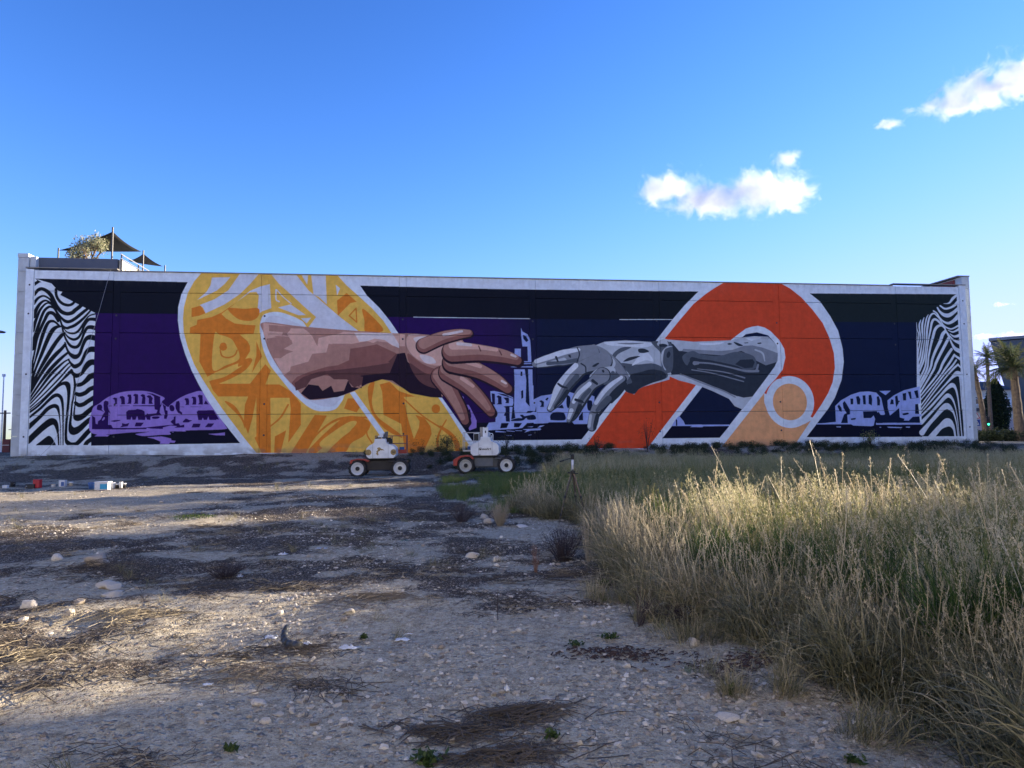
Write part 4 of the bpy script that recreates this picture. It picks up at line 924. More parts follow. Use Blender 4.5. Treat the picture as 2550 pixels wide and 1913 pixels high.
# ------------------------------------------------------------------ tripod
tp = at(1428, 1303); t = thing('camera_tripod', 'black camera tripod standing alone at the edge of the tall grass', 'tripod', tp)
M_tr = plain('tripod_metal', (.05, .042, .038), .45, scale=12); M_trb = plain('tripod_bronze', (.13, .09, .07), .4, metal=.3)
for (dx, dy) in ((-.33, -.10), (.30, -.16), (.14, .36)):
    o = MB().cyl((dx * .06, dy * .06, 1.12), (dx * .55, dy * .55, .58), .021, .017, 8).build('leg', M_trb if dx > 0 else M_tr, t)
    MB().cyl((dx * .54, dy * .54, .60), (dx, dy, .0), .013, .010, 8).build('leg_extension', M_tr, o)
    MB().cyl((dx * .53, dy * .53, .61), (dx * .58, dy * .58, .56), .026, n=8).build('leg_lock', M_black, o)
    MB().cyl((dx * .82, dy * .82, .22), (dx * .86, dy * .86, .17), .02, n=8).build('lower_lock', M_black, o)
MB().cyl((0, 0, 1.03), (0, 0, 1.34), .014, n=8).build('centre_column', M_black, t)
MB().box((0, 0, 1.13), (.10, .09, .07)).box((-.08, 0, 1.12), (.06, .03, .03)).box((.08, 0, 1.10), (.09, .02, .02)).build('collar', M_black, t, bevel=.01)
MB().cyl((0, 0, 1.19), (0, 0, 1.41), .026, n=12).build('grip_tube', plain('clear_white_tube', (.55, .58, .66), .3), t, True)
MB().box((0, 0, 1.46), (.07, .09, .09)).box((0, 0, 1.515), (.09, .07, .02)).build('pan_head', M_black, t, bevel=.008)
MB().cyl((-.02, 0, 1.45), (-.24, -.12, 1.39), .009, n=7).cyl((-.20, -.10, 1.40), (-.29, -.145, 1.375), .016, n=8).build('pan_handle', M_black, t)
# ------------------------------------------------------------------ paint pots left on the ground
M_pw = plain('pot_white', (.66, .67, .68), .5, scale=10, dirt=(.2, .2, .2)); M_pc = plain('label_cyan', (.03, .34, .58), .5); M_pb = plain('pot_blue', (.03, .10, .30), .45); M_pr = plain('crate_red', (.42, .02, .03), .5); M_pk = plain('pot_black', (.02, .02, .022), .5); M_pt = plain('pot_tan', (.45, .38, .28), .5)
def pot(x, w_, h_, m, label, cat='paint bucket', name='paint_bucket', ybot=268, shape='round', lab=None, lid=None):
    p = at((x) / 3.456, 1140 + ybot / 3.456); t = thing(name, label, cat, p, random.uniform(-.2, .2), 'painting gear left on the bare ground'); r = w_ / 2; 
    if shape == 'round':
        MB().lathe([(0, 0), (r * .86, 0), (r, h_ - .02), (r * .96, h_), (r * .9, h_ - .005), (0, h_ - .01) if lid else (r * .78, .02)], (0, 0, 0), 'Z', 20).build('body', m, t, True)
        MB().lathe([(r * 1.0, h_ - .03), (r * 1.06, h_ - .028), (r * 1.06, h_ + .004), (r * .97, h_ + .004)] + ([(0, h_ + .006)] if lid else []), (0, 0, 0), 'Z', 20).build('rim', lid or m, t)
        hd = MB(); hd.tube([(r * 1.05 * math.cos(a_), -r * .5 * math.sin(a_) - r * .3, h_ - .04 - .4 * r * math.sin(a_)) for a_ in np.linspace(0, math.pi, 8)], .006, 5); hd.build('handle', M_steel, t)
    else:
        MB().box((0, 0, h_ / 2), (w_, w_ * .7, h_)).build('body', m, t, bevel=.015); MB().box((0, 0, h_ + .012), (w_ * 1.04, w_ * .74, .03)).build('rim', lid or m, t, bevel=.008)
    if lab: MB().box((lab[1] * w_, -(w_ * .35 + .004) if shape != 'round' else -r * 1.0, h_ * .48), (w_ * lab[2], .006, h_ * .66)).build('sticker', lab[0], t)
    return t
pot(48, .20, .10, M_pw, 'low white paint tray, leftmost of the gear on the ground', 'paint tray', 'paint_tray', 262, 'box')
pot(110, .20, .19, M_pk, 'small black bucket second from the left edge', ybot=250)
pot(272, .36, .15, M_pk, 'flat black toolbox in front of the red crate', 'toolbox', 'toolbox', 263, 'box')
pot(322, .27, .32, M_pr, 'bright red plastic crate behind the black toolbox', 'crate', 'plastic_crate', 259, 'box')
pot(233, .09, .12, M_pw, 'tiny white pot at the left corner of the black toolbox', 'paint pot', 'paint_pot', 267)
pot(460, .17, .13, M_pw, 'small low white pot between the red crate and the blue and white box', 'paint pot', 'paint_pot', 255, lid=M_pt)
pot(540, .25, .25, M_pw, 'white box with a blue printed side standing alone between small pots', 'box', 'cardboard_box', 250, 'box', lab=(M_pb, .18, .5))
pot(611, .17, .17, M_pt, 'small cream tub right of the blue and white box', 'paint pot', 'paint_pot', 246, lid=M_pw)
pot(797, .31, .26, M_pb, 'blue bucket at the left end of the cluster of paint tubs', ybot=271, lid=M_pb)
pot(888, .50, .30, M_pw, 'large white tub with a cyan label, widest of the paint tubs', 'paint tub', 'paint_tub', 278, 'box', lab=(M_pc, .18, .52))
pot(968, .22, .26, M_pw, 'white bucket right behind the large tub with the cyan label', ybot=271, lab=(M_pc, -.2, .35))
pot(1012, .17, .18, M_pk, 'black pot with white lid near the right end of the tub cluster', 'paint pot', 'paint_pot', 264, lid=M_pw)
pot(1040, .14, .24, M_pw, 'tall narrow white can near the right end of the cluster', 'paint can', 'paint_can', 262)
pot(1068, .14, .18, M_pk, 'small black can at the far right end of the cluster', 'paint can', 'paint_can', 260, lid=M_pw)
# ------------------------------------------------------------------ grasses
def blades(n, spread, L, wd, th0, bend, segs=5, seed=0, tint=(0, .5), lean=(0, 0), pw=1.5, flat=0):
    r = np.random.default_rng(seed); a = r.uniform(0, 2 * np.pi, n); d = spread * np.sqrt(r.random(n)); bx, by = d * np.cos(a), d * np.sin(a)
    az = a + r.normal(0, .7, n); Ln = r.uniform(L[0], L[1], n); t0 = r.uniform(0, th0, n); bd = r.uniform(bend * .3, bend, n); W_ = wd * r.uniform(.6, 1.3, n)
    t = np.linspace(0, 1, segs + 1); th = t0[:, None] + bd[:, None] * t[None] ** pw; ds = Ln[:, None] / segs
    az2 = az[:, None] + r.normal(0, .5, n)[:, None] * t[None]
    hx = np.cumsum(np.sin(th) * ds, 1) - (np.sin(th) * ds); hz = np.cumsum(np.cos(th) * ds, 1) - np.cos(th) * ds
    X = bx[:, None] + hx * np.cos(az2) + lean[0] * t[None] ** 1.5 * Ln[:, None]; Y = by[:, None] + hx * np.sin(az2) + lean[1] * t[None] ** 1.5 * Ln[:, None]; Z = hz
    Z = np.maximum(Z, .01 + .02 * r.random(n)[:, None])
    w_ = W_[:, None] * np.clip(1.05 - t[None] ** 2.2, .06, 1) / 2; sx = -np.sin(az)[:, None] * w_; sy = np.cos(az)[:, None] * w_
    rot = r.uniform(-.8, .8, n)[:, None]; sz = np.sin(rot) * w_
    P = np.stack([np.stack([X - sx, Y - sy, Z - sz], -1), np.stack([X + sx, Y + sy, Z + sz], -1)], 2).reshape(-1, 3)
    base = (np.arange(n) * (segs + 1) * 2)[:, None]; k = np.arange(segs)[None] * 2
    F = np.stack([base + k, base + k + 1, base + k + 3, base + k + 2], -1).reshape(-1, 4)
    tn = np.repeat(r.uniform(tint[0], tint[1], n), (segs + 1) * 2); return P, F, tn
def stems(n, spread, L, wd, seed, tint=.8, headt=.9, lean=(-.15, 0), nsp=34, hl=.22, spw=.010, bend=.35, th0=.22):
    r = np.random.default_rng(seed); Ps, Fs, Ts = [], [], []; off = 0
    for i in range(n):
        a = r.uniform(0, 6.28); d = spread * math.sqrt(r.random()); b = np.array([d * math.cos(a), d * math.sin(a), 0]); l = r.uniform(*L); az = r.uniform(0, 6.28); t0 = r.uniform(0, th0); bd = r.uniform(0, bend); sg = 6
        pts = [b]; 
        for k in range(sg):
            t = k / sg; th = t0 + bd * t ** 2; pts.append(pts[-1] + np.array([math.sin(th) * math.cos(az) + lean[0] * t, math.sin(th) * math.sin(az) + lean[1] * t, math.cos(th)]) * l / sg)
        pts = np.array(pts); wv = np.array([math.cos(az + 1.57), math.sin(az + 1.57), 0]) * wd / 2
        P = np.stack([pts - wv, pts + wv], 1).reshape(-1, 3); F = np.array([[2 * k, 2 * k + 1, 2 * k + 3, 2 * k + 2] for k in range(sg)])
        Ps.append(P); Fs.append(F + off); Ts.append(np.full(len(P), tint + r.uniform(-.1, .1))); off += len(P)
        # panicle
        tot = nsp; tt = r.uniform(1 - hl, 1.0, tot); idx = tt * sg; k0 = np.minimum(idx.astype(int), sg - 1); fr = (idx - k0)[:, None]; c = pts[k0] * (1 - fr) + pts[k0 + 1] * fr
        up = (pts[-1] - pts[-2]); up /= np.linalg.norm(up); rd = r.normal(size=(tot, 3)); rd /= np.linalg.norm(rd, axis=1)[:, None]
        prof = np.sin(np.clip((tt - (1 - hl)) / hl, 0, 1) * 2.6 + .35)[:, None]
        c2 = c + rd * l * hl * .22 * prof * r.random((tot, 1)); dr = up * 1.0 + rd * .8 + np.array([0, 0, .1]); dr /= np.linalg.norm(dr, axis=1)[:, None]; sl = r.uniform(.7, 1.5, (tot, 1)) * spw * 3
        sv = np.cross(dr, r.normal(size=(tot, 3))); sv /= np.linalg.norm(sv, axis=1)[:, None] + 1e-9; sv *= spw / 2
        P = np.stack([c2 - dr * sl * .5, c2 + sv, c2 + dr * sl * .6, c2 - sv], 1).reshape(-1, 3); F = np.arange(tot * 4).reshape(-1, 4)
        Ps.append(P); Fs.append(F + off); Ts.append(np.full(len(P), headt + r.uniform(-.12, .1))); off += len(P)
    return np.vstack(Ps), np.vstack(Fs), np.concatenate(Ts)
def merge(name, mat, *parts):
    Vs, Fs, Ts = [], [], []; off = 0
    for P, F, T in parts: Vs.append(P); Fs.append(F + off); Ts.append(T); off += len(P)
    me = npmesh(name, np.vstack(Vs), np.vstack(Fs), mat); set_tint(me, np.concatenate(Ts)); return me
# tint 0..1 : green -> olive -> straw
M_green = leafmat('green_grass_blade', [(.045, .085, .022), (.085, .14, .035), (.14, .19, .055), (.24, .22, .09), (.38, .30, .16), (.50, .40, .24)])
M_dry = leafmat('dry_grass_blade', [(.065, .065, .034), (.13, .125, .062), (.22, .20, .105), (.34, .295, .17), (.50, .41, .26), (.62, .53, .36)], trans=.25)
M_feath = leafmat('seeding_grass_blade', [(.065, .095, .04), (.11, .15, .06), (.17, .205, .09), (.27, .275, .14), (.40, .37, .21), (.56, .49, .31)], trans=.4)
def scatter(name, label, variants, X, Y, scl, tilt=.12, itint=(0, .2), idx=None, kind='stuff', zoff=-.01, cat=None, rs=3):
    r = np.random.default_rng(rs); n = len(X); Z = zf(X, Y) + zoff; me = bpy.data.meshes.new(name); me.vertices.add(n); me.vertices.foreach_set('co', np.stack([X, Y, Z], 1).astype(np.float32).ravel())
    rot = np.stack([r.normal(0, tilt, n), r.normal(0, tilt, n), r.uniform(-.6, .6, n) if name in ('seeding_grass', 'reed_grass') else r.uniform(0, 6.28, n)], 1).astype(np.float32)
    for an, ty, val in (('rot', 'FLOAT_VECTOR', rot), ('scl', 'FLOAT', np.asarray(scl, np.float32)), ('itint', 'FLOAT', r.uniform(itint[0], itint[1], n).astype(np.float32) if not callable(itint) else itint(X, Y).astype(np.float32)), ('vidx', 'INT', (idx if idx is not None else r.integers(0, len(variants), n)).astype(np.int32))):
        a = me.attributes.new(an, ty, 'POINT'); a.data.foreach_set('vector' if ty == 'FLOAT_VECTOR' else 'value', val.ravel())
    o = link(name, me, kind=kind, label=label)
    if cat: o['category'] = cat
    src = bpy.data.collections.new(name + '_sources')
    for v in variants: q = bpy.data.objects.new(name + '_piece', v); src.objects.link(q)
    g = bpy.data.node_groups.new(name + '_scatter', 'GeometryNodeTree'); g.interface.new_socket('Geometry', in_out='INPUT', socket_type='NodeSocketGeometry'); g.interface.new_socket('Geometry', in_out='OUTPUT', socket_type='NodeSocketGeometry')
    gi = g.nodes.new('NodeGroupInput'); go = g.nodes.new('NodeGroupOutput'); ip = g.nodes.new('GeometryNodeInstanceOnPoints'); ci = g.nodes.new('GeometryNodeCollectionInfo'); ci.inputs['Collection'].default_value = src; ci.inputs['Separate Children'].default_value = True; ci.inputs['Reset Children'].default_value = True
    def na(nm, dt): x = g.nodes.new('GeometryNodeInputNamedAttribute'); x.data_type = dt; x.inputs['Name'].default_value = nm; return x.outputs['Attribute']
    g.links.new(gi.outputs[0], ip.inputs['Points']); g.links.new(ci.outputs[0], ip.inputs['Instance']); ip.inputs['Pick Instance'].default_value = True
    g.links.new(na('vidx', 'INT'), ip.inputs['Instance Index']); g.links.new(na('rot', 'FLOAT_VECTOR'), ip.inputs['Rotation']); g.links.new(na('scl', 'FLOAT'), ip.inputs['Scale']); g.links.new(ip.outputs[0], go.inputs[0])
    md = o.modifiers.new('scatter', 'NODES'); md.node_group = g; return o
XB_Y = [2.5, 3.6, 4.4, 5.2, 6.0, 6.8, 7.6, 8.4, 9.4, 10.6, 11.8, 13, 15, 16.5, 18, 20, 23, 26, 30, 33, 38]
XB_X = [3.6, 3.35, 3.1, 2.75, 2.65, 2.45, 2.1, 1.75, 1.85, 1.7, 1.55, 1.65, 1.75, 1.1, .55, .35, .6, .9, 1.0, 1.5, 2.0]
def xb(y): return np.interp(y, XB_Y, XB_X) + (fbm(np.asarray(y) * .9, 0 * np.asarray(y) + 3.3, 3, 71) - .5) * 1.5 + (fbm(np.asarray(y) * 3.1, 0 * np.asarray(y) + 8.3, 2, 72) - .5) * .7
def region(n, y0, y1, off0, off1, seed, power=1.0, xmax=None):
    r = np.random.default_rng(seed); y = y0 + (y1 - y0) * r.random(n) ** power; b = xb(y); mx = (y * .74 + 3.0) if xmax is None else np.full(n, xmax); hi = np.minimum(b + off1, mx); lo = b + off0; x = lo + (hi - lo) * r.random(n); k = (hi > lo) & (wdist(x, y) > 1.2); return x[k], y[k]
def dens(x, y, thr, sc, seed): return fbm(x * sc, y * sc, 3, seed) > thr
# variants
vg = [merge('green_tuft', M_green, blades(40, .16, (.35, .9), .014, .35, 1.1, 6, s, (.0, .45)), blades(16, .2, (.3, .7), .008, .5, 1.5, 5, s + 50, (.4, .8)), stems(1, .1, (.8, 1.15), .004, s + 90, .55, .75, nsp=26, spw=.007)) for s in range(4)]
vd = [merge('dry_tuft', M_dry, blades(36, .22, (.3, .85), .011, .6, 2.8, 8, 200 + s, (.1, .75), pw=1.8), blades(16, .24, (.2, .6), .009, 1.3, 2.6, 7, 250 + s, (.0, .5)), stems(2, .15, (.6, 1.1), .0045, 290 + s, .8, .9, nsp=16, spw=.006, hl=.15)) for s in range(4)]
vf = [merge('seeding_tuft', M_feath, blades(30, .20, (.4, .95), .008, .3, .9, 5, 300 + s, (.05, .5)), stems(8, .2, (.8, 1.35), .004, 350 + s, .55, .78, nsp=44, spw=.0085, hl=.28, lean=(-.22, 0))) for s in range(5)]
vr = [merge('reed_tuft', M_dry, stems(4, .12, (1.1, 1.7), .008, 400 + s, .7, .85, nsp=30, spw=.008, hl=.16, lean=(-.28, .05)), blades(12, .1, (.5, 1.0), .016, .5, 1.5, 7, 450 + s, (.3, .8), lean=(-.1, 0))) for s in range(3)]
vl = [merge('low_tuft', M_green, blades(60, .18, (.12, .36), .007, .5, 1.0, 4, 500 + s, (.15, .5))) for s in range(3)]
r4 = np.random.default_rng(77)
x, y = region(7600, 11, 37, .25, 40, 1, .85); k = dens(x, y, .33, .5, 81) & (wdist(x, y) > 7); x, y = x[k], y[k]
sc = r4.uniform(.6, .95, len(x)) * (.55 + .75 * fbm(x * .3, y * .3, 3, 82)) * np.clip(.45 + (x - xb(y)) * .5, .45, 1)
scatter('seeding_grass', 'tall pale seeding grass filling the right half of the lot', vf, x, y, sc, .10, lambda X, Y: (fbm(X * .25, Y * .25, 3, 83) - .5) * .7 - .16 * sstep(20, 12, Y))
x, y = region(10000, 5.4, 24, .35, 30, 2, 1.25); k = dens(x, y, .38, .6, 84); x, y = x[k], y[k]
scatter('green_grass', 'green long bladed grass behind the dry fringe on the right', vg, x, y, r4.uniform(.7, 1.2, len(x)), .14, lambda X, Y: (fbm(X * .5, Y * .5, 3, 85) - .5) * .6 - .04)
x, y = region(420, 5.5, 13, .9, 9, 22, 1.0); k = dens(x, y, .47, .45, 184); x, y = x[k], y[k]; 
scatter('seeding_grass', 'seed heads standing over the nearer green grass', vf, x, y, r4.uniform(.7, 1.05, len(x)), .10, lambda X, Y: (fbm(X * .4, Y * .4, 3, 183) - .2) * .5, rs=9)
x1, y1 = region(2300, 3.4, 12.5, -.35, 1.5, 3, 1.2); k = dens(x1, y1, .36, 1.4, 191) | (x1 > xb(y1) + .9); x1, y1 = x1[k], y1[k]; x2, y2 = region(1000, 3.2, 6.5, .2, 6, 4); x3, y3 = region(700, 9, 22, -.15, .7, 24); x, y = np.r_[x1, x2, x3], np.r_[y1, y2, y3]
scatter('dry_grass', 'tangled dry tan grass along the edge of the field', vd, x, y, r4.uniform(.45, 1.05, len(x)) * np.clip(1.08 - y * .008, .6, 1), .22, lambda X, Y: (fbm(X * .8, Y * .8, 3, 86) - .5) * .6 + .05)
x, y = region(230, 3.2, 11, .5, 7, 5); scatter('reed_grass', 'tall dry stalks leaning out of the near grass', vr, x, y, r4.uniform(.6, 1.08, len(x)), .20, (0, .25))
yy_ = r4.uniform(18, 36, 2600); xx_ = r4.uniform(-4.2, 2.2, 2600); kk_ = 0; k = (fbm(xx_ * .7, yy_ * .5, 4, 87) > .42 + .16 * sstep(-1, -4, xx_)) & (xx_ > -99) & (xx_ > np.interp(yy_, [18, 22, 28, 35], [-.3, -2.2, -2.9, -3.4])); x, y = xx_[k], yy_[k]
scatter('low_green_grass', 'bright green low grass before the second boom lift', vl, x, y, r4.uniform(.5, 1.35, len(x)) * np.clip(1.15 - .22 * np.hypot((x + .4) / 1.1, (y - 25) / 3.2), .35, 1.1), .1, (-.05, .12))
x, y = region(300, 4.5, 9, -1.2, .2, 33); k = dens(x, y, .45, 1.1, 133); x, y = x[k], y[k]
scatter('dry_grass', 'small loose tufts thinning out onto the dirt beside the field', vd + vl[:1], x, y, r4.uniform(.18, .55, len(x)), .3, (-.1, .2), rs=21)
# low weeds and dry tufts over the bare part and the bank
n = 2600; x = r4.uniform(-32, 8, n); y = r4.uniform(4, 43, n); k = (x < xb(y) - .2) & (wdist(x, y) > .3) & ((fbm(x * .5, y * .5, 4, 88) > .62) | ((wdist(x, y) < 6) & (fbm(x * .4, y * .4, 3, 89) > .55))); x, y = x[k], y[k]
scatter('dry_weeds', 'small sparse dry weeds over the bare ground', vd, x, y, r4.uniform(.15, .4, len(x)), .4, (-.2, .1))
n = 700; s_ = r4.uniform(-9, 31, n); dd = r4.uniform(.4, 6, n); q = np.array([wl(a_, b_, 0) for a_, b_ in zip(s_, dd)]); k = fbm(q[:, 0] * .4, q[:, 1] * .4, 3, 90) > np.interp(s_, [-14, -6, 2], [.62, .55, .35])
M_scrub = leafmat('scrub_leaf', [(.018, .030, .012), (.035, .050, .020), (.06, .07, .03), (.10, .09, .05)], trans=.2)
def leafblob(n, rx, rz_, seed, lw=.035, twigs=14, zc=None):
    r = np.random.default_rng(seed); d = r.normal(size=(n, 3)); d /= np.linalg.norm(d, axis=1)[:, None]; rad = r.random(n) ** .45; lump = 1 + .35 * np.sin(d[:, 0] * 5 + seed) * np.cos(d[:, 1] * 4 + seed * 2)
    c = d * rad[:, None] * lump[:, None] * np.array([rx, rx, rz_]); c[:, 2] += rz_ * .9 if zc is None else zc; c[:, 2] = np.maximum(c[:, 2], .02)
    a = r.normal(size=(n, 3)); a /= np.linalg.norm(a, axis=1)[:, None]; b = np.cross(a, r.normal(size=(n, 3))); b /= np.linalg.norm(b, axis=1)[:, None]; s = (lw * r.uniform(.6, 1.4, n))[:, None]
    P = np.stack([c - a * s, c + b * s * .45, c + a * s, c - b * s * .45], 1).reshape(-1, 3); return P, np.arange(n * 4).reshape(-1, 4), np.repeat(r.uniform(0, .8, n), 4)
vs_ = [merge('scrub_tuft', M_scrub, leafblob(420, .45, .30, 600 + s, .04), blades(30, .3, (.3, .8), .008, .4, .8, 4, 620 + s, (.3, .9))) for s in range(4)]
scatter('low_scrub', 'dark low scrub growing along the foot of the mural wall', vs_, q[k, 0], q[k, 1], r4.uniform(.35, .8, k.sum()), .1, (-.1, .15))
# ------------------------------------------------------------------ shrubs along the wall
M_twig = plain('dark_twig', (.035, .025, .022), .9); 
def shrub(px, py, w_, h_, label, seed, mat=M_scrub, n=900, stemh=None, cat='shrub', name='shrub', lw=.035):
    p = at(px, py); t = thing(name, label, cat, p, seed); r = random.Random(seed); 
    me = merge('foliage', mat, leafblob(n, w_ / 2, h_ * .42, seed, lw, zc=h_ * .58)); link('foliage', me, t)
    b = MB()
    for k in range(9):
        a_ = r.uniform(0, 6.28); rr = w_ * .4 * r.random(); b.tube([(0, 0, 0), (rr * .3 * math.cos(a_), rr * .3 * math.sin(a_), h_ * .4), (rr * math.cos(a_), rr * math.sin(a_), h_ * r.uniform(.7, 1.05))], [.02, .012, .005], 5)
    b.build('stem', M_twig, t); return t
shrub(1040, 1152, 1.3, 1.0, 'round dark shrub nearest the first boom lift', 31)
shrub(1075, 1150, 1.2, 1.1, 'dark leafy shrub midway between the two boom lifts', 32)
shrub(1112, 1152, 1.5, 1.05, 'broad dark shrub nearest the left side of the lettered lift', 33)
shrub(1262, 1128, 1.0, 1.2, 'small leafy sapling against the white base right of the lettered lift', 34, n=260)
shrub(1485, 1124, .9, 1.0, 'thin sparse weed before the left foot of the orange stripe', 35, n=160)
shrub(1612, 1128, 1.1, 1.9, 'tall thin weed in front of the right foot of the orange stripe', 36, n=260)
shrub(2045, 1122, 1.9, .9, 'heap of dark bare branches against the white base under the navy field', 37, n=200)
shrub(2168, 1124, 1.1, 1.1, 'bushy green shrub at the wall foot below the first right-hand arch', 38, n=900, mat=M_green)
shrub(2245, 1126, 1.0, .9, 'small green shrub at the wall foot left of the right striped panel', 39, n=600, mat=M_green)
# dead brush and dry plants by the tripod
def deadbush(px, py, w_, h_, label, seed, mat, n=60, name='dead_bush', lean=0, cat='dead bush'):
    p = at(px, py); r = random.Random(seed); b = MB()
    for k in range(n):
        a_ = r.uniform(0, 6.28); q = r.random() ** .7 * w_ / 2; hh = h_ * r.uniform(.4, 1); x0, y0 = q * .25 * math.cos(a_), q * .25 * math.sin(a_); x1, y1 = q * math.cos(a_) + lean * hh, q * math.sin(a_)
        m_ = ((x0 + x1) / 2 + r.uniform(-.05, .05) * w_, (y0 + y1) / 2 + r.uniform(-.05, .05) * w_, hh * .55); b.tube([(x0, y0, 0), m_, (x1, y1, hh)], [.004, .003, .0015], 3)
        for j in range(3):
            s = r.uniform(.3, .9); c = [m_[i] * (1 - s) + (x1, y1, hh)[i] * s for i in range(3)]; b.tube([c, (c[0] + r.uniform(-.1, .1) * w_, c[1] + r.uniform(-.1, .1) * w_, c[2] + r.uniform(0, .15) * h_)], .0015, 3)
    o = b.build(name, mat, loc=p); tag(o, label, cat); return o
M_dk = plain('burnt_stalk', (.045, .030, .030), .9); M_st = plain('straw_stalk', (.33, .27, .18), .8); M_rd = plain('reddish_stalk', (.20, .10, .06), .8)
deadbush(1405, 1395, .9, .55, 'dark reddish brown dead bush in front of the tripod', 41, M_dk, 150)
deadbush(1245, 1310, .55, .55, 'pale dry grass clump standing alone left of the tripod', 42, M_st, 120, 'dry_clump', cat='grass clump')
deadbush(1150, 1300, .9, .45, 'low dark dead bush left of the pale grass clump', 43, M_dk, 80)
deadbush(1335, 1425, .14, .40, 'thin upright rusty dry stalks below the dead bush', 44, M_rd, 18, 'dry_stalks', cat='dry stalks')
deadbush(1465, 1400, .25, .75, 'upright straw coloured stalks right of the dark dead bush', 45, M_st, 26, 'dry_stalks', cat='dry stalks')
deadbush(1590, 1560, .40, .45, 'bare dark twigs sprouting left of the blue and white ball', 46, M_dk, 16, 'bare_twigs', cat='twigs')
deadbush(1670, 1545, .75, .20, 'low dark brush in front of the blue and white ball', 47, M_dk, 120, 'brush_pile', cat='brush')
deadbush(1240, 1545, .05, .38, 'single thin dark stalk in the middle of the bare ground', 48, M_dk, 2, 'lone_stalk', cat='stalk')
deadbush(560, 1440, .7, .22, 'low dark burnt tuft left of centre', 49, M_dk, 90)

# ------------------------------------------------------------------ added trees on the sun side, unseen, placed to dapple the low sun
for i, (tx, ty, th_, tr_) in enumerate(((51, 38.2, 13.5, 2.2), (50, 44.0, 13.0, 2.0), (52, 49.0, 14.0, 2.4), (50.5, 54.5, 12.8, 2.0))):
    t = thing('dapple_tree', 'added broadleaf tree %s right of the lot, out of the picture' % ('nearest the camera', 'second from the camera', 'second from the far end', 'at the far end')[i], 'tree', (tx, ty, 0))
    me = merge('crown', M_scrub, leafblob(900, tr_, 2.6, 900 + i, .30, zc=th_ - 3.0)); link('crown', me, t)
    MB().tube([(0, 0, 0), (.1, 0, th_ * .5), (0, .2, th_ - 2.5)], [.22, .17, .1], 8).build('trunk', M_twig, t)
# ------------------------------------------------------------------ stones
def rock_mesh(name, mat, seed, sub=2, flat=.6, rough=.28):
    import bmesh
    bm = bmesh.new(); bmesh.ops.create_icosphere(bm, subdivisions=sub, radius=1)
    for v in bm.verts:
        d = mnoise.noise(v.co * 1.1 + Vector((seed * 3.1, 0, 0))) * rough * 1.6 + mnoise.noise(v.co * 2.6 + Vector((0, seed * 2.3, 0))) * rough * .7
        v.co *= 1 + d; v.co.z *= flat; v.co.x *= 1.15
        # chipped faces
        for a_ in range(2):
            n_ = Vector((math.sin(seed * 2 + a_ * 2.1), math.cos(seed * 3 + a_), .35)).normalized(); k_ = v.co.dot(n_) - .62
            if k_ > 0: v.co -= n_ * k_ * .85
    me = bpy.data.meshes.new(name); bm.to_mesh(me); bm.free(); me.materials.append(mat); 
    if sub > 1: me.polygons.foreach_set('use_smooth', [True] * len(me.polygons))
    set_tint(me, np.zeros(len(me.vertices))); return me
def stonemat(name, cols):
    m, n, p, out = mat_new(name); ai = N(n, 'ShaderNodeAttribute'); ai.attribute_type = 'INSTANCER'; ai.attribute_name = 'itint'; oi = N(n, 'ShaderNodeObjectInfo')
    tc = N(n, 'ShaderNodeTexCoord'); nz = N(n, 'ShaderNodeTexNoise', i_Scale=2.2, i_Detail=8.0, i_Roughness=.7); n.links.new(tc.outputs['Object'], nz.inputs['Vector'])
    a = N(n, 'ShaderNodeMath', operation='ADD'); n.links.new(ai.outputs['Fac'], a.inputs[0]); b = N(n, 'ShaderNodeMath', operation='MULTIPLY_ADD'); n.links.new(nz.outputs['Fac'], b.inputs[0]); b.inputs[1].default_value = .5; n.links.new(oi.outputs['Random'], b.inputs[2])
    c = N(n, 'ShaderNodeMath', operation='MULTIPLY'); n.links.new(b.outputs[0], c.inputs[0]); c.inputs[1].default_value = .66; n.links.new(c.outputs[0], a.inputs[1])
    r = ramp(n, a.outputs[0], [(i / (len(cols) - 1), q) for i, q in enumerate(cols)]); n.links.new(r.outputs[0], p.inputs['Base Color']); p.inputs['Roughness'].default_value = .85; p.inputs['Specular IOR Level'].default_value = .25
    bp = N(n, 'ShaderNodeBump', i_Strength=.6, i_Distance=.12); n.links.new(nz.outputs['Fac'], bp.inputs['Height']); n.links.new(bp.outputs[0], p.inputs['Normal']); return m
M_stone = stonemat('limestone', [(.20, .165, .13), (.42, .355, .28), (.60, .53, .43), (.74, .67, .57), (.84, .80, .73)])
rocks = [rock_mesh('stone', M_stone, s, 1, .6) for s in range(5)]; big = [rock_mesh('stone', M_stone, s + 10, 3, .62, .32) for s in range(6)]
r5 = np.random.default_rng(99)
def onbare(x, y): return (x < xb(y) + .3) & (y > 2)
def gravel(n, y0, y1, pw, s0, s1, seed, rs):
    r = np.random.default_rng(seed); y = y0 + (y1 - y0) * r.random(n) ** pw; x = r.uniform(-1, 1, n) * (y * .78 + 2); k = (x < xb(y) + .4); x, y = x[k], y[k]
    ck = .75 * fbm(x * .7, y * .7, 3, 101) + .25 * fbm(x * 3, y * 3, 2, 102); k = ck > (.42 + .16 * r.random(len(x))); x, y = x[k], y[k]
    s = s0 * (s1 / s0) ** (r.random(len(x)) ** 2.2); return x, y, s
x, y, s = gravel(110000, 2.6, 30, 1.4, .006, .034, 1, 1); scatter('gravel', 'pale gravel strewn over the bare ground', rocks, x, y, s, .5, (-.35, .15), zoff=-.002, rs=12)
x, y, s = gravel(7000, 3, 30, 1.1, .012, .048, 2, 1); scatter('gravel', 'larger pale pebbles strewn over the bare ground', rocks, x, y, s, .4, (-.3, .1), zoff=-.004, rs=13)
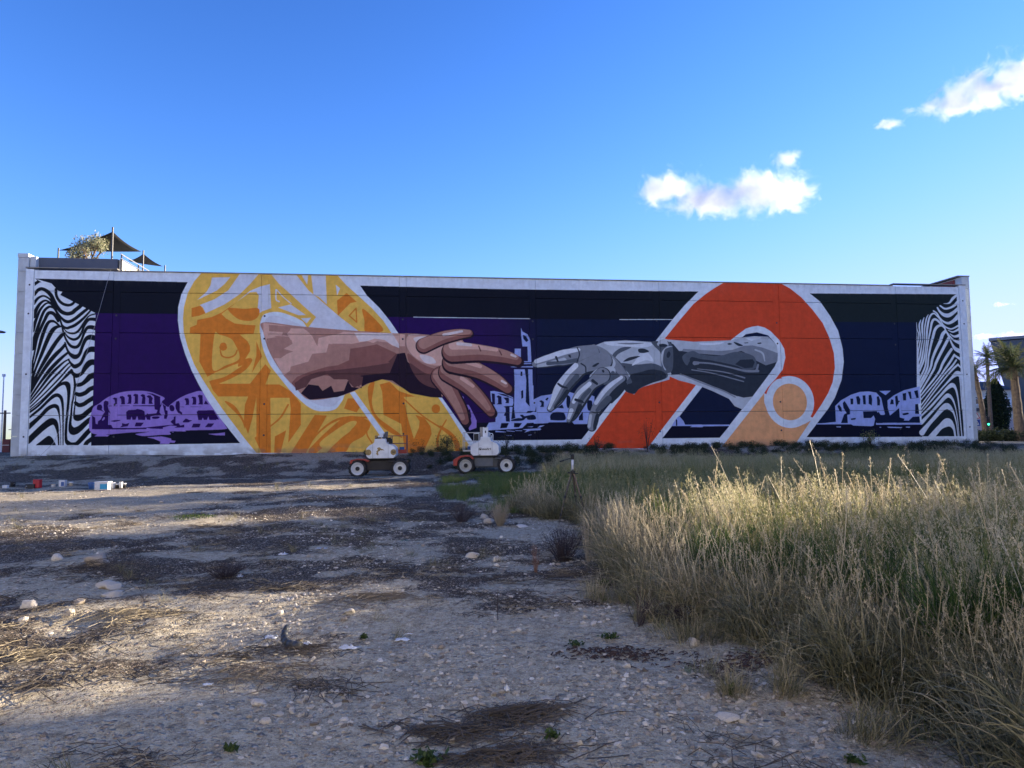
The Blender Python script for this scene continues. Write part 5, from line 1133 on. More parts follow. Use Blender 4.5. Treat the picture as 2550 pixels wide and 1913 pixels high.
def stone(px, py, wpx, label, mi, zs=1.0, group=None, cat='stone', name='stone', mat=None, rz=None):
    p = at(px, py); sc = wpx / FPX * math.hypot(p[0], p[1]) / 2 * .95; me = big[mi % 6]
    if mat: me = me.copy(); me.materials.clear(); me.materials.append(mat)
    o = link(name, me); o.location = (p[0], p[1], p[2] + sc * .25 * zs); o.scale = (sc, sc, sc * zs); o.rotation_euler = (random.uniform(-.2, .2), random.uniform(-.2, .2), random.uniform(0, 6.28) if rz is None else rz); tag(o, label, cat, group); return o
stone(243, 1408, 46, 'large pale broken rock in the dark burnt strip at left', 0, 1.3); stone(262, 1404, 16, 'small stone touching the right side of the large pale rock', 1)
stone(140, 1394, 20, 'rounded cream stone left of the large pale rock', 2, 1.4); stone(270, 1462, 52, 'long flat pinkish stone below the large pale rock', 3, .6); stone(282, 1486, 40, 'rounded pinkish slab just under the long flat stone', 4, .7)
stone(70, 1512, 30, 'sunlit cream stone near the left edge', 5, 1.1); stone(195, 1505, 26, 'pale angular stone right of the sunlit cream stone', 0, 1.0); stone(173, 1532, 20, 'small upright sunlit stone below the pale angular stone', 1, 1.5)
stone(1240, 1398, 27, 'rounded peach and white stone left of the rusty stalks', 2, 1.1); stone(1237, 1408, 13, 'little cream stone leaning on the peach and white one', 3); stone(1175, 1388, 32, 'cream boulder left of the rounded peach stone', 4, .9)
stone(1205, 1290, 22, 'pale stone left of the pale dry clump', 5); stone(1218, 1302, 26, 'broken pale rock beside the pale dry clump', 0, 1.1); stone(1300, 1312, 34, 'flat grey slab right of the pale dry clump', 1, .3)
stone(1728, 1605, 38, 'smooth pale boulder before the dry grass', 2, .95); stone(1943, 1612, 52, 'greenish lichen covered boulder at the edge of the dry grass', 3, 1.15, mat=stonemat('lichen_stone', [(.16, .16, .11), (.24, .25, .17), (.33, .34, .25), (.42, .42, .34)]))
stone(1292, 1571, 18, 'oval cream stone in the middle of the bare ground', 4, .9); stone(1100, 1613, 20, 'cream stone right of centre near the dark pipe', 5, .9)
stone(870, 1525, 24, 'oval cream stone centre left', 0, .8); stone(857, 1544, 17, 'peach stone just below the oval cream stone', 1, 1.2)
stone(1808, 1790, 50, 'long smooth bluish grey stone low on the right', 2, .5, rz=.3); stone(1603, 1717, 19, 'lower of two white pebbles side by side', 3, .7); stone(1616, 1709, 16, 'upper of two white pebbles side by side', 4, .7)
stone(1704, 1708, 16, 'upper white pebble of the stacked pair', 5); stone(1709, 1718, 12, 'lower white pebble of the stacked pair', 0)
stone(660, 1800, 27, 'grey oval stone at the lower left', 1, .9); stone(630, 1728, 19, 'pale round stone above the grey oval stone', 2, 1.0); stone(642, 1750, 32, 'pinkish flat stone under the pale round one', 3, .6)
stone(1050, 1893, 34, 'white stone at the bottom edge beside a green plant', 4, .6); stone(763, 1738, 16, 'pale pebble right of the pinkish flat stone', 5)
stone(60, 1545, 18, 'cream lump by the left edge below the sunlit stone', 0); stone(1560, 1480, 14, 'white pebble before the reed field', 1); stone(640, 1670, 18, 'cream stone in the brushwood left of the pipe', 2)
GRP = 'loose pale stones on the bare ground'
cnt = 0; r_ = random.Random(5)
while cnt < 110:
    px = r_.uniform(10, 1900); py = 1250 + 640 * r_.random() ** .8; p = at(px, py)
    if p[0] > float(xb(np.array([p[1]]))[0]) - .1 or p[1] > 22 or fbm(np.array([p[0] * .7]), np.array([p[1] * .7]), 3, 101)[0] < .42: continue
    stone(px, py, 7 + 7 * r_.random() ** 2, 'loose pale stone about fist size lying on the bare ground', r_.randrange(6), r_.uniform(.7, 1.2), GRP); cnt += 1
# ------------------------------------------------------------------ brushwood, sticks and litter
M_stick = plain('dry_stick', (.14, .115, .088), .85); M_straw = plain('straw', (.28, .23, .15), .8); M_dstick = plain('charred_stick', (.07, .057, .046), .9, var=.5)
def heap(px, py, w_, d_, h_, n, label, seed, mats=(M_dstick,), name='brushwood_heap', lmin=.1, lmax=.5, rad=.004, cat='brushwood'):
    n = int(n * .75); p = at(px, py); f_ = .42 if py > 1480 else .8; w_ *= f_; d_ *= f_; lmax *= .35 + .5 * f_; h_ *= f_; r = random.Random(seed); b = MB()
    for k in range(n):
        x = r.gauss(0, w_ / 2.2); y = r.gauss(0, d_ / 2.0); z = h_ * 1.5 * max(0, 1 - (abs(x) / w_ + abs(y) / d_)) * r.random() + .008; a_ = r.gauss(0, .8); l = r.uniform(lmin, lmax); dz = r.uniform(-.15, .2) * l * (h_ * 4)
        q = (x + l * math.cos(a_) / 2, y + l * math.sin(a_) / 2, max(.005, z + dz)); m_ = (x + r.uniform(-.03, .03), y + r.uniform(-.03, .03), z + .01); s_ = (x - l * math.cos(a_) / 2, y - l * math.sin(a_) / 2, max(.005, z - dz))
        b.tube([s_, m_, q], [rad * r.uniform(.5, 1), rad, rad * .4], 4)
    n_ = None; zs_ = [(v[0], v[1], v[2] + float(zf(p[0] + v[0], p[1] + v[1])) - p[2]) for v in b.v]; b.v = zs_
    o = b.build(name, mats[0], loc=p); tag(o, label, cat, kind='stuff'); return o
heap(640, 1680, 1.3, .8, .12, 170, 'tangle of brown dead stalks left of the bent pipe', 1, (M_stick,)); heap(760, 1625, .9, .5, .10, 120, 'straw and dark stalks under the bent black pipe', 2, (M_dstick,))
heap(1290, 1790, 1.1, .55, .13, 330, 'dark heap of cut stalks at lower centre', 3, (M_dstick,)); heap(1130, 1830, 1.0, .45, .12, 220, 'dark brushwood left of the lower centre heap', 4, (M_dstick,)); heap(1220, 1888, 1.0, .3, .10, 200, 'brushwood along the bottom edge', 5, (M_dstick,))
heap(60, 1640, 1.0, .7, .10, 200, 'straw heap at the left edge in the sun', 6, (M_straw,)); heap(930, 1490, 1.3, .6, .10, 160, 'thin dark branches lying at centre left', 7, (M_stick,), lmax=.9)
heap(250, 1420, 1.6, .7, .15, 260, 'burnt stalk litter round the large pale rock', 8, (M_dstick,)); heap(1480, 1440, 1.6, .7, .12, 260, 'dark stalk litter below the dead bush', 9, (M_dstick,), lmax=.8)
heap(330, 1530, 1.5, .6, .08, 150, 'long straws lying on the sunlit patch at left', 10, (M_straw,), lmax=.9); heap(620, 1320, 2.2, .8, .18, 200, 'dark weeds litter far left of centre', 11, (M_dstick,)); heap(1130, 1285, 1.6, 1.0, .2, 220, 'dark brush beyond the low dead bush', 12, (M_dstick,))
heap(1540, 1630, 1.4, .5, .04, 260, 'flat mat of dark rotting leaves before the boulders', 13, (plain('rotten_leaf', (.045, .026, .022), .9),), lmin=.03, lmax=.12, rad=.006, name='leaf_litter', cat='leaf litter')
heap(1880, 1650, 1.3, .5, .04, 260, 'dark leaf mat in front of the green boulder', 14, (plain('rotten_leaf_red', (.06, .032, .026), .9),), lmin=.03, lmax=.12, rad=.006, name='leaf_litter', cat='leaf litter')
litr = np.random.default_rng(3); n = 2600; y = 2.8 + 22 * litr.random(n) ** 1.4; x = litr.uniform(-1, 1, n) * (y * .78 + 1); k = (x < xb(y) + .2) & (charf(x, y) > .15); 
twv = []
for s_i in range(4):
    b = MB(); rr = random.Random(s_i)
    for k_ in range(16):
        a_ = rr.uniform(0, 6.28); l = rr.uniform(.04, .22); cx_, cy_ = rr.uniform(-.15, .15), rr.uniform(-.15, .15); b.tube([(cx_, cy_, .004), (cx_ + l / 2 * math.cos(a_), cy_ + l / 2 * math.sin(a_), rr.uniform(.005, .03)), (cx_ + l * math.cos(a_ + .3), cy_ + l * math.sin(a_ + .3), .006)], .0022, 3)
    me = b.mesh('twig_litter', M_dstick if s_i < 3 else M_straw); set_tint(me, np.zeros(len(me.vertices))); twv.append(me)
scatter('twig_litter', 'dark dry twigs strewn over the bare ground', twv, x[k], y[k], litr.uniform(.7, 1.8, k.sum()), .05, (0, 1), zoff=.0, rs=14)
# bent black pipe
p = at(735, 1612); b = MB(); pts = [(-.13 + .03 * math.cos(a_) * 0 + .30 * (1 - math.cos(a_)) - .16, .30 * (1 - math.sin(a_) * 1.0) - .15, .05 + .10 * (1 - math.sin(a_)) * .9) for a_ in np.linspace(0.0, 1.45, 10)]
pts = [(-.085, .10, .105), (-.087, .06, .08), (-.078, .02, .06), (-.06, -.01, .045), (-.03, -.045, .036), (.015, -.068, .033), (.06, -.085, .033)]
b.tube(pts, [.016, .021, .023, .024, .024, .024, .024], 14); t = b.build('bent_pipe', plain('grey_black_pipe', (.022, .025, .03), .6, dirt=(.10, .09, .07)), None, True, loc=p, label='short bent dark grey plastic pipe lying on the ground', cat='pipe'); t.scale = (1.45, 1.45, 1.45)
MB().cyl((.059, -.0847, .033), (.0625, -.086, .033), .019, n=14).build('pipe_mouth', M_black, t)
# rags and scraps
M_rag = plain('white_rag', (.62, .64, .68), .9, scale=12)
def rag(px, py, w_, d_, seed, label, mat=M_rag, h_=.05, name='rag', cat='rag'):
    p = at(px, py); n = 12; w_ *= .7; d_ *= .7; vs = []; fs = []
    for i in range(n):
        for j in range(n):
            u_, v_ = i / (n - 1) - .5, j / (n - 1) - .5; e = 1 + .5 * mnoise.noise(Vector((u_ * 3, v_ * 3, seed))); vs.append((u_ * w_ * e, v_ * d_ * e, .006 + h_ * max(0, mnoise.noise(Vector((u_ * 6, v_ * 6, seed * 1.7))) + .3) * (1 - 3.2 * max(u_ * u_, v_ * v_))))
    for i in range(n - 1):
        for j in range(n - 1): fs.append((i * n + j, (i + 1) * n + j, (i + 1) * n + j + 1, i * n + j + 1))
    o = MB().add(vs, fs).build(name, mat, None, True, loc=p); s_ = o.modifiers.new('thick', 'SOLIDIFY'); s_.thickness = .004; tag(o, label, cat); return o
rag(868, 1616, .24, .10, 1, 'crumpled white rag right of the bent pipe'); rag(764, 1606, .10, .06, 2, 'small white scrap on the mouth of the bent pipe'); rag(675, 1590, .17, .09, 3, 'crumpled white rag left of the bent pipe')
rag(1000, 1594, .18, .12, 4, 'flat pale plastic sheet right of centre', h_=.02); rag(1018, 1580, .10, .03, 5, 'narrow white strip beyond the pale plastic sheet', h_=.015); rag(518, 1706, .11, .05, 6, 'small blue white scrap at the lower left', h_=.02)
rag(1262, 1722, .05, .05, 7, 'white scrap standing above the dark heap', h_=.09); rag(1298, 1798, .07, .05, 8, 'white scrap lying on the dark heap', h_=.05); rag(800, 1366, .22, .12, 9, 'pale flat board scrap in the dark strip', h_=.01); rag(597, 1437, .12, .1, 10, 'white paper scrap beside the burnt tuft', h_=.06); rag(705, 1382, .18, .1, 14, 'crumpled pale scrap left of the flat board scrap', h_=.06)
# ball of foil
p = at(1722, 1532); o = link('foil_ball', rock_mesh('foil_ball', plain('blue_white_foil', (.45, .52, .66), .3, var=.5, scale=4), 9, 3, 1.0, .12)); o.location = (p[0], p[1], p[2] + .05); o.scale = (.06, .06, .062); tag(o, 'blue and white crumpled plastic ball at the edge of the dry grass', 'ball')
# green glass shard, small green plants
o = link('glass_shard', rock_mesh('glass_shard', plain('green_glass', (.02, .10, .045), .12), 4, 1, .3)); p = at(1008, 1346); o.location = p; o.scale = (.11, .05, .05); tag(o, 'dark green glass fragment on the far bare ground', 'glass')
M_weed = leafmat('weed_leaf', [(.03, .055, .014), (.055, .09, .022), (.10, .13, .04)], instancer=False)
def weed(px, py, w_, h_, label, seed, n=60, lw=.02): 
    w_ *= .75; h_ *= .75; p = at(px, py); me = merge('weed', M_weed, leafblob(n, w_ / 2, h_ * .5, seed, lw), blades(14, w_ * .2, (h_ * .4, h_ * .9), .006, .9, .6, 3, seed, (.2, .8))); o = link('weed', me); o.location = p; tag(o, label, 'weed'); return o
weed(1065, 1900, .30, .12, 'leafy green weed at the bottom edge, left of centre', 1, 90, .025); weed(1820, 1733, .07, .14, 'single upright light green weed low on the right', 2, 24, .02); weed(1375, 1840, .14, .07, 'small yellow green weed right of the dark heap', 3); weed(905, 1592, .10, .07, 'little green weed above the white rag', 4)
weed(1435, 1610, .25, .08, 'low dark green weed before the leaf mats', 5); weed(1520, 1590, .25, .06, 'flat green weed left of the smooth boulder', 6); weed(2130, 1903, .18, .08, 'green weed at the bottom edge below the reeds', 7); weed(480, 1290, 1.6, .12, 'wide green patch of weeds on the sunlit strip', 8, 500, .02); weed(1505, 1460, .25, .15, 'grassy green weed below the tripod', 9, 80)
weed(575, 1870, .14, .05, 'tiny dark weed at the lower left', 10)
# ------------------------------------------------------------------ right background
zb = .55
def zg(p): return float(zf(p.x, p.y))
M_dkb = plain('dark_cladding', (.075, .085, .095), .6, var=.05, scale=.5); M_pink = plain('pink_wall', (.48, .40, .39), .85, scale=.5, dirt=(.3, .26, .24)); M_gr = plain('grey_roof_sheet', (.09, .09, .10), .95, scale=.6, spec=.1)
# slanted dark building
Y = 130; A = atd(2466, 852, Y); B = atd(2524, 1045, Y); C2 = atd(2534, 1080, Y); t = thing('dark_building', 'dark grey building whose left side slants outwards towards its top', 'building', (A.x, Y, zb), R_(-40))
MB().prism([(0, A.z - zb), (70, A.z - zb + .5), (70, -1.5), (C2.x - A.x, -1.5)], 0, 40).build('wall', M_dkb, t); MB().box((35, 20, A.z - zb + .45), (70.4, 40.6, .5)).build('roof_edge', plain('roof_edge_metal', (.2, .21, .22), .5), t)
# white building with grey pitched roof
Y = 118; a1 = atd(2395, 990, Y); t = thing('white_house', 'white low building with a grey sheet roof behind the palms', 'building', (a1.x, Y, zb)); s_ = Y / FPX
wdt = (2520 - 2395) * s_; e1 = atd(2400, 972, Y).z - zb; e2 = atd(2400, 945, Y).z - zb
MB().box((wdt / 2, 6, (e1 - 1) / 2), (wdt, 12, e1 + 1)).build('wall', M_wallw, t)
MB().add([(-.5, -.5, e1), (wdt + .5, -.5, e1), (wdt + .5, 6, e2), (-.5, 6, e2), (wdt + .5, 12.5, e1), (-.5, 12.5, e1)], [(0, 1, 2, 3), (3, 2, 4, 5), (0, 3, 5), (1, 4, 2)]).build('roof', M_gr, t)
M_brick = plain('brown_window', (.22, .13, .08), .4); 
for (x0_, x1_) in ((2424, 2460), (2498, 2513)):
    q0 = atd(x0_, 1000, Y - .1); q1 = atd(x1_, 1010, Y - .1); f = MB().box(((q0.x + q1.x) / 2 - a1.x, -.06, q0.z - zb), (q1.x - q0.x + .8, .1, 1.3)).build('window', plain('white_frame', (.7, .7, .72), .5), t); MB().box(((q0.x + q1.x) / 2 - a1.x, -.13, q0.z - zb), (q1.x - q0.x, .06, .8)).build('pane', M_brick, f)
MB().box((wdt / 2, -.5, atd(2450, 1020, Y).z - zb), (wdt, .9, .5)).build('canopy', M_gr, t)
# pink garden wall
Y = 96; a1 = atd(2415, 1045, Y); a2 = atd(2500, 1045, Y); t = thing('pink_wall', 'long low pinkish wall along the road behind the palms', 'wall', (a1.x, Y, 0)); MB().box((30, .15, (a1.z) / 2), (60, .3, a1.z)).build('wall', M_pink, t); MB().box((30, .15, a1.z + .05), (60.2, .4, .1)).build('cap', M_conc, t)
sgn = atd(2500, 1046, 95.8); t = thing('yellow_sign', 'small yellow notice with a dark figure on top of the pink wall', 'sign', (sgn.x, 95.7, sgn.z - 1.0)); MB().box((0, 0, .95), (.75, .05, 1.3)).build('board', plain('sign_yellow', (.72, .55, .02), .5), t); MB().lathe([(0, -.03), (.16, -.03), (.16, -.02)], (0, 0, .85), 'Y', 12).box((0, -.03, 1.2), (.12, .02, .25)).build('figure', M_black, t); MB().cyl((0, .05, 0), (0, .05, 1.2), .04, n=8).build('post', M_dark, t)
MB().box((45, 83, .55), (70, 9, .04)).build('road', plain('asphalt', (.05, .05, .052), .9, scale=2), kind='structure')
# palms
M_trunk = plain('palm_trunk', (.13, .095, .07), .95, var=.35, scale=5, bump=.04); M_frond = leafmat('palm_frond', [(.028, .045, .018), (.05, .07, .028), (.085, .10, .045), (.16, .15, .08)], instancer=False)
def palm(pxb, pyt, Y, crown, label, seed, tr=.28, lean=0, nf=54, droop=1.0):
    base = atd(pxb, 1085, Y); base.z = zg(base); top = atd(pxb, pyt, Y); H_ = top.z - base.z; t = thing('palm_tree', label, 'palm tree', base, 0, 'palms beside the mural building'); r = np.random.default_rng(seed)
    b = MB(); pts = [(lean * (k / 10) ** 1.6, 0, H_ * k / 10) for k in range(11)]; b.tube(pts, [tr * (1.35 - .45 * k / 10 + (.12 if k % 2 else 0)) for k in range(11)], 12); b.build('trunk', M_trunk, t)
    sk = MB(); 
    for k in range(26): a_ = r.uniform(0, 6.28); z = H_ - r.uniform(0, .9); sk.cyl((lean, 0, z), (lean + .55 * math.cos(a_), .55 * math.sin(a_), z - .35), .05, .015, 5)
    sk.build('frond_stubs', M_trunk, t)
    Ps, Fs, Ts = [], [], []; off = 0
    for k in range(nf):
        az = r.uniform(0, 2 * np.pi); el = r.uniform(-.25, 1.45); L = crown * r.uniform(.8, 1.1) ; n = 26; tt = np.linspace(0, 1, n); th = el - droop * (1.1 - .3 * el) * tt ** 1.7; ds = L / n
        hx = np.cumsum(np.cos(th)) * ds; hz = np.cumsum(np.sin(th)) * ds; c = np.stack([lean + hx * np.cos(az), hx * np.sin(az), H_ + hz], 1)
        side = np.array([-np.sin(az), np.cos(az), 0]); fw = np.stack([np.cos(th) * np.cos(az), np.cos(th) * np.sin(az), np.sin(th)], 1)
        for sg in (-1, 1):
            ll = crown * .20 * np.sin(np.clip(tt * 2.9 + .25, 0, 3.1)) * r.uniform(.8, 1.15, n); dirv = side * sg * .8 + fw * .7 + np.array([0, 0, -.35]); dirv += r.normal(0, .12, dirv.shape); tip = c + dirv * ll[:, None]; wv = fw * .03 * crown / 2.5
            P = np.stack([c - wv, c + wv, tip + wv * .2, tip - wv * .2], 1).reshape(-1, 3); Ps.append(P); Fs.append(np.arange(n * 4).reshape(-1, 4) + off); off += n * 4; Ts.append(np.full(n * 4, r.uniform(0, .9)))
        P = np.stack([c + side * .02, c - side * .02], 1).reshape(-1, 3); F = np.array([[2 * i, 2 * i + 1, 2 * i + 3, 2 * i + 2] for i in range(n - 1)]); Ps.append(P); Fs.append(F + off); off += len(P); Ts.append(np.full(len(P), .8))
    me = npmesh('crown', np.vstack(Ps), np.vstack(Fs), M_frond); set_tint(me, np.concatenate(Ts)); link('crown', me, t); return t
palm(2455, 925, 68, 1.9, 'leaning palm nearest the corner of the mural building', 1, .19, -.75, 46)
palm(2469, 892, 84, 2.0, 'taller thin palm just right of the leaning one, behind it', 2, .18, 0, 40)
palm(2540, 915, 62, 2.9, 'largest palm, in front of the dark slanted building', 3, .30, -.25, 70)
# cypress
base = atd(2485, 1080, 88); base.z = zg(base); hh = atd(2485, 950, 88).z - base.z; t = thing('cypress_tree', 'narrow dark green cypress between the palms', 'cypress', base)
P, F, T = leafblob(12000, 1.0, 1.0, 5, .13, zc=0); r = np.random.default_rng(8); z = r.random(12000) ** .8 * hh; rad = 1.45 * np.sin(np.clip(z / hh * 2.5 + .55, 0, 3.1)) ** .9; a = r.uniform(0, 6.28, 12000); q = np.sqrt(r.random(12000)) * (1 + .12 * np.sin(a * 5 + z)); c = np.stack([rad * q * np.cos(a), rad * q * np.sin(a), z + .3], 1)
P0 = P.reshape(-1, 4, 3); P0 = P0 - P0.mean(1, keepdims=True) + c[:, None]; me = npmesh('crown', P0.reshape(-1, 3), F, leafmat('cypress_leaf', [(.010, .020, .010), (.02, .035, .015), (.035, .05, .022)], instancer=False)); set_tint(me, T); link('crown', me, t); MB().cyl((0, 0, 0), (0, 0, hh * .8), .16, .05, 8).build('trunk', M_trunk, t)
# street lamp and traffic light
b0 = atd(2456, 1080, 74); z0 = zg(b0); t = thing('street_lamp', 'curved dark street lamp arching left beside the leaning palm', 'street lamp', (b0.x, 74, z0)); h1 = atd(2456, 1018, 74).z - z0; h2 = atd(2425, 990, 74).z - z0; xx = atd(2422, 990, 74).x - b0.x
MB().tube([(0, 0, 0), (0, 0, h1), (-.12, 0, h1 + (h2 - h1) * .5), (xx * .4, 0, h1 + (h2 - h1) * .85), (xx * .75, 0, h2), (xx, 0, h2 + .05)], .055, 8).build('pole', M_dark, t); MB().box((xx - .25, 0, h2 + .08), (.7, .22, .1)).build('lamp_head', M_dark, t)
tl = atd(2459, 1050, 73); t = thing('traffic_light', 'traffic light showing green beside the leaning palm', 'traffic light', (tl.x, 73, zg(Vector((tl.x, 73, 0))))); z1 = tl.z - t.location.z
MB().cyl((-.02, .1, 0), (-.02, .1, z1 + .3), .05, n=8).build('pole', M_dark, t); MB().box((0, -.02, z1 - .0), (.34, .22, .95)).box((-.42, 0, z1 - .0), (.30, .2, .95)).build('housing', M_black, t, bevel=.02)
gm, gn, gp_, go_ = mat_new('green_signal'); gp_.inputs['Base Color'].default_value = (.02, .5, .2, 1); gp_.inputs['Emission Color'].default_value = (.05, 1, .45, 1); gp_.inputs['Emission Strength'].default_value = 1.2
MB().lathe([(0, -.03), (.1, -.02), (.11, 0)], (.02, -.13, z1 - .28), 'Y', 14).build('green_lens', gm, t)
MB().lathe([(0, -.02), (.1, -.02), (.11, 0)], (.02, -.13, z1 + .02), 'Y', 14).lathe([(0, -.02), (.1, -.02), (.11, 0)], (.02, -.13, z1 + .31), 'Y', 14).build('dark_lens', M_dark, t)
# pedestrian sign and warning sign
ps = atd(2433, 1053, 71); t = thing('crossing_sign', 'square blue pedestrian crossing sign with a triangular sign above', 'road sign', (ps.x, 71, zg(Vector((ps.x, 71, 0))))); z1 = ps.z - t.location.z
MB().cyl((0, .06, 0), (0, .06, z1 + 1.0), .035, n=8).build('post', M_steel, t); MB().box((0, 0, z1), (.62, .03, .62)).build('blue_plate', plain('sign_blue', (.02, .06, .30), .5), t)
MB().prism([(-.2, z1 - .2), (.2, z1 - .2), (0, z1 + .22)], -.025, -.018).build('white_triangle', M_lw, t); MB().box((0, -.03, z1 - .02), (.06, .01, .22)).build('walking_figure', M_black, t)
MB().prism([(-.36, z1 + .42), (.36, z1 + .42), (0, z1 + 1.05)], 0, .03).build('triangle_plate', plain('sign_red', (.5, .03, .03), .5), t); MB().prism([(-.24, z1 + .49), (.24, z1 + .49), (0, z1 + .92)], -.012, -.004).build('triangle_inner', M_lw, t)
# cars on the road
def car(px, Y, mat, label, rz=0):
    c = atd(px, 1075, Y); t = thing('parked_car', label, 'car', (c.x, Y, .56), rz, 'cars on the road behind the bushes')
    MB().prism([(-2.1, .30), (-2.15, .62), (-1.9, .80), (-1.1, .88), (-.55, 1.32), (.75, 1.36), (1.5, .95), (2.1, .86), (2.15, .35), (1.9, .22), (-1.9, .22)], -.85, .85).build('body', mat, t, bevel=.05)
    MB().prism([(-.98, .90), (-.5, 1.27), (.70, 1.30), (1.32, .93)], -.858, .858).build('side_window', M_glass, t)
    for x in (-1.35, 1.35):
        for y_ in (-.78, .78): o = MB().lathe([(0, -.1), (.2, -.1), (.31, -.09), (.32, .09), (.2, .1), (0, .1)], (0, 0, 0), 'Y', 20).build('wheel', M_tyre, t); o.location = (x, y_, .32)
    MB().box((-2.12, 0, .68), (.05, 1.3, .12)).build('headlight', M_lw, t); return t
car(2430, 80, plain('car_dark_paint', (.02, .024, .03), .25), 'dark car passing behind the corner of the mural building'); car(2512, 84, plain('car_silver_paint', (.45, .47, .50), .25, metal=.4), 'silver car half hidden by bushes below the yellow notice')
car(2533, 88, plain('car_grey_paint', (.30, .33, .38), .25, metal=.4), 'grey car just right of the silver one by the largest palm')
# roadside bushes
for i, (px, w_, h_, lab) in enumerate(((2432, 3.5, 1.0, 'low bush at the corner of the mural building'), (2458, 4.2, 1.1, 'broad low bush under the traffic light'), (2490, 4.5, 1.2, 'broad low bush below the yellow notice'), (2522, 4.5, 1.1, 'low bush left of the largest palm'), (2548, 4.5, 1.2, 'low bush at the right edge of the picture'))):
    c = atd(px, 1090, 63); me = merge('foliage', M_scrub, leafblob(1500, w_ / 2, h_ * .5, 700 + i, .09)); t = thing('roadside_bush', lab, 'bush', (c.x, 63, zg(c)), i); link('foliage', me, t)
    b = MB(); 
    for k in range(5): b.cyl((0, 0, 0), (random.uniform(-1, 1), random.uniform(-.5, .5), h_ * .7), .04, .01, 5)
    b.build('stem', M_twig, t)
# ------------------------------------------------------------------ left background
q = atd(9, 1120, 62); t = thing('utility_pole', 'brown wooden pole at the far left edge', 'pole', (q.x, 62, zg(q))); hh = atd(10, 1022, 62).z - t.location.z; MB().cyl((0, 0, 0), (0, 0, hh), .13, .10, 10).build('pole', plain('pole_wood', (.14, .09, .06), .9), t); MB().box((0, 0, hh - .25), (.9, .1, .1)).build('crossarm', M_dark, t)
q = atd(28, 1120, 85); t = thing('utility_pole', 'thin distant pole left of the mural building', 'pole', (q.x, 85, zg(q))); hh = atd(29, 1066, 85).z - t.location.z; MB().cyl((0, 0, 0), (0, 0, hh), .08, .06, 8).build('pole', M_dark, t); MB().box((0, 0, hh - .2), (.8, .08, .08)).build('crossarm', M_dark, t)
q = atd(2, 1120, 66); t = thing('light_mast', 'tall thin white mast at the left edge', 'mast', (q.x, 66, zg(q))); hh = atd(2, 935, 66).z - t.location.z; MB().cyl((0, 0, 0), (0, 0, hh), .07, .05, 8).build('pole', M_lw, t); MB().box((0, 0, hh), (.2, .2, .25)).build('mast_head', M_steel, t)
q0 = atd(7, 1120, 56); q1 = atd(24, 1120, 56); zq = zg(q0); t = thing('red_container', 'dark red metal gate panel left of the mural building', 'gate', ((q0.x + q1.x) / 2, 56, zq)); hh = atd(15, 1094, 56).z - zq
MB().box((0, 0, hh / 2), (q1.x - q0.x, .15, hh)).build('panel', plain('gate_red', (.14, .022, .015), .6), t); MB().box((0, -.09, hh * .55), (q1.x - q0.x, .03, .03)).build('bar', M_lw, t)
q0 = atd(24, 1120, 57); q1 = atd(36, 1120, 57); t = thing('rendered_pillar', 'pinkish brown wall piece beside the dark red gate', 'wall', ((q0.x + q1.x) / 2, 57, zq)); MB().box((0, 0, hh / 2), (q1.x - q0.x, .3, hh)).build('wall', plain('brown_render', (.26, .17, .14), .85), t)
q = atd(6, 826, 40); t = thing('street_lamp', 'dark lamp head reaching in at the left edge', 'street lamp', (q.x - 3.0, 40, zg(Vector((q.x - 3, 40, 0))))); hh = q.z - t.location.z
MB().tube([(0, 0, 0), (0, 0, hh - .4), (.5, 0, hh), (2.4, 0, hh)], .07, 8).build('pole', M_dark, t); MB().prism([(2.3, hh - .05), (3.0, hh - .08), (3.12, hh), (2.9, hh + .07), (2.3, hh + .07)], -.16, .16).build('lamp_head', M_dark, t)
# power line between poles
# ------------------------------------------------------------------ olive tree on the terrace
ob = Vector(wl(-25.9, -2.6, 9.1)); t = thing('olive_tree', 'gnarled grey green olive tree on the roof terrace', 'olive tree', ob); M_bark = plain('olive_bark', (.17, .12, .085), .95, var=.3, scale=6, bump=.03)
b = MB(); tips = []; rr = random.Random(4)
def branch(p, d, l, r, dep):
    q = p + d * l; mid = p + d * l * .5 + Vector((rr.uniform(-.1, .1), rr.uniform(-.1, .1), rr.uniform(-.05, .05))) * l; b.tube([p, mid, q], [r, r * .85, r * .65], 7)
    if dep == 0: tips.append(q); return
    for k in range(rr.choice((2, 3)) if dep > 1 else 3):
        nd = (d + Vector((rr.uniform(-1, 1), rr.uniform(-1, 1), rr.uniform(-.15, .7))) * .85).normalized(); branch(q, nd, l * rr.uniform(.62, .85), r * .6, dep - 1)
branch(Vector((0, 0, 0)), Vector((0, 0, 1)), 1.9, .17, 0); tips.clear()
for dv in ((-1, .1, .55), (-.55, -.3, 1.1), (.15, .3, 1.15), (.8, .0, .75), (.45, -.4, .8), (-.9, .3, .2)): branch(Vector((0, 0, 1.85)), Vector(dv).normalized(), .75, .09, 3)
b.build('trunk', M_bark, t); V_ = []; r = np.random.default_rng(2); cs = []
for q in tips:
    k = r.integers(12, 30); cs.append(np.array(q) + r.normal(0, .2, (k, 3)))
c = np.vstack(cs); n = len(c); a = r.normal(size=(n, 3)); a /= np.linalg.norm(a, axis=1)[:, None]; bb = np.cross(a, r.normal(size=(n, 3))); bb /= np.linalg.norm(bb, axis=1)[:, None]; P = np.stack([c - a * .11, c + bb * .04, c + a * .11, c - bb * .04], 1).reshape(-1, 3)
me = npmesh('crown', P, np.arange(n * 4).reshape(-1, 4), leafmat('olive_leaf', [(.16, .18, .10), (.28, .29, .18), (.44, .42, .28)], instancer=False)); set_tint(me, np.repeat(r.random(n), 4)); link('crown', me, t); t.scale = (.68, .68, .88)
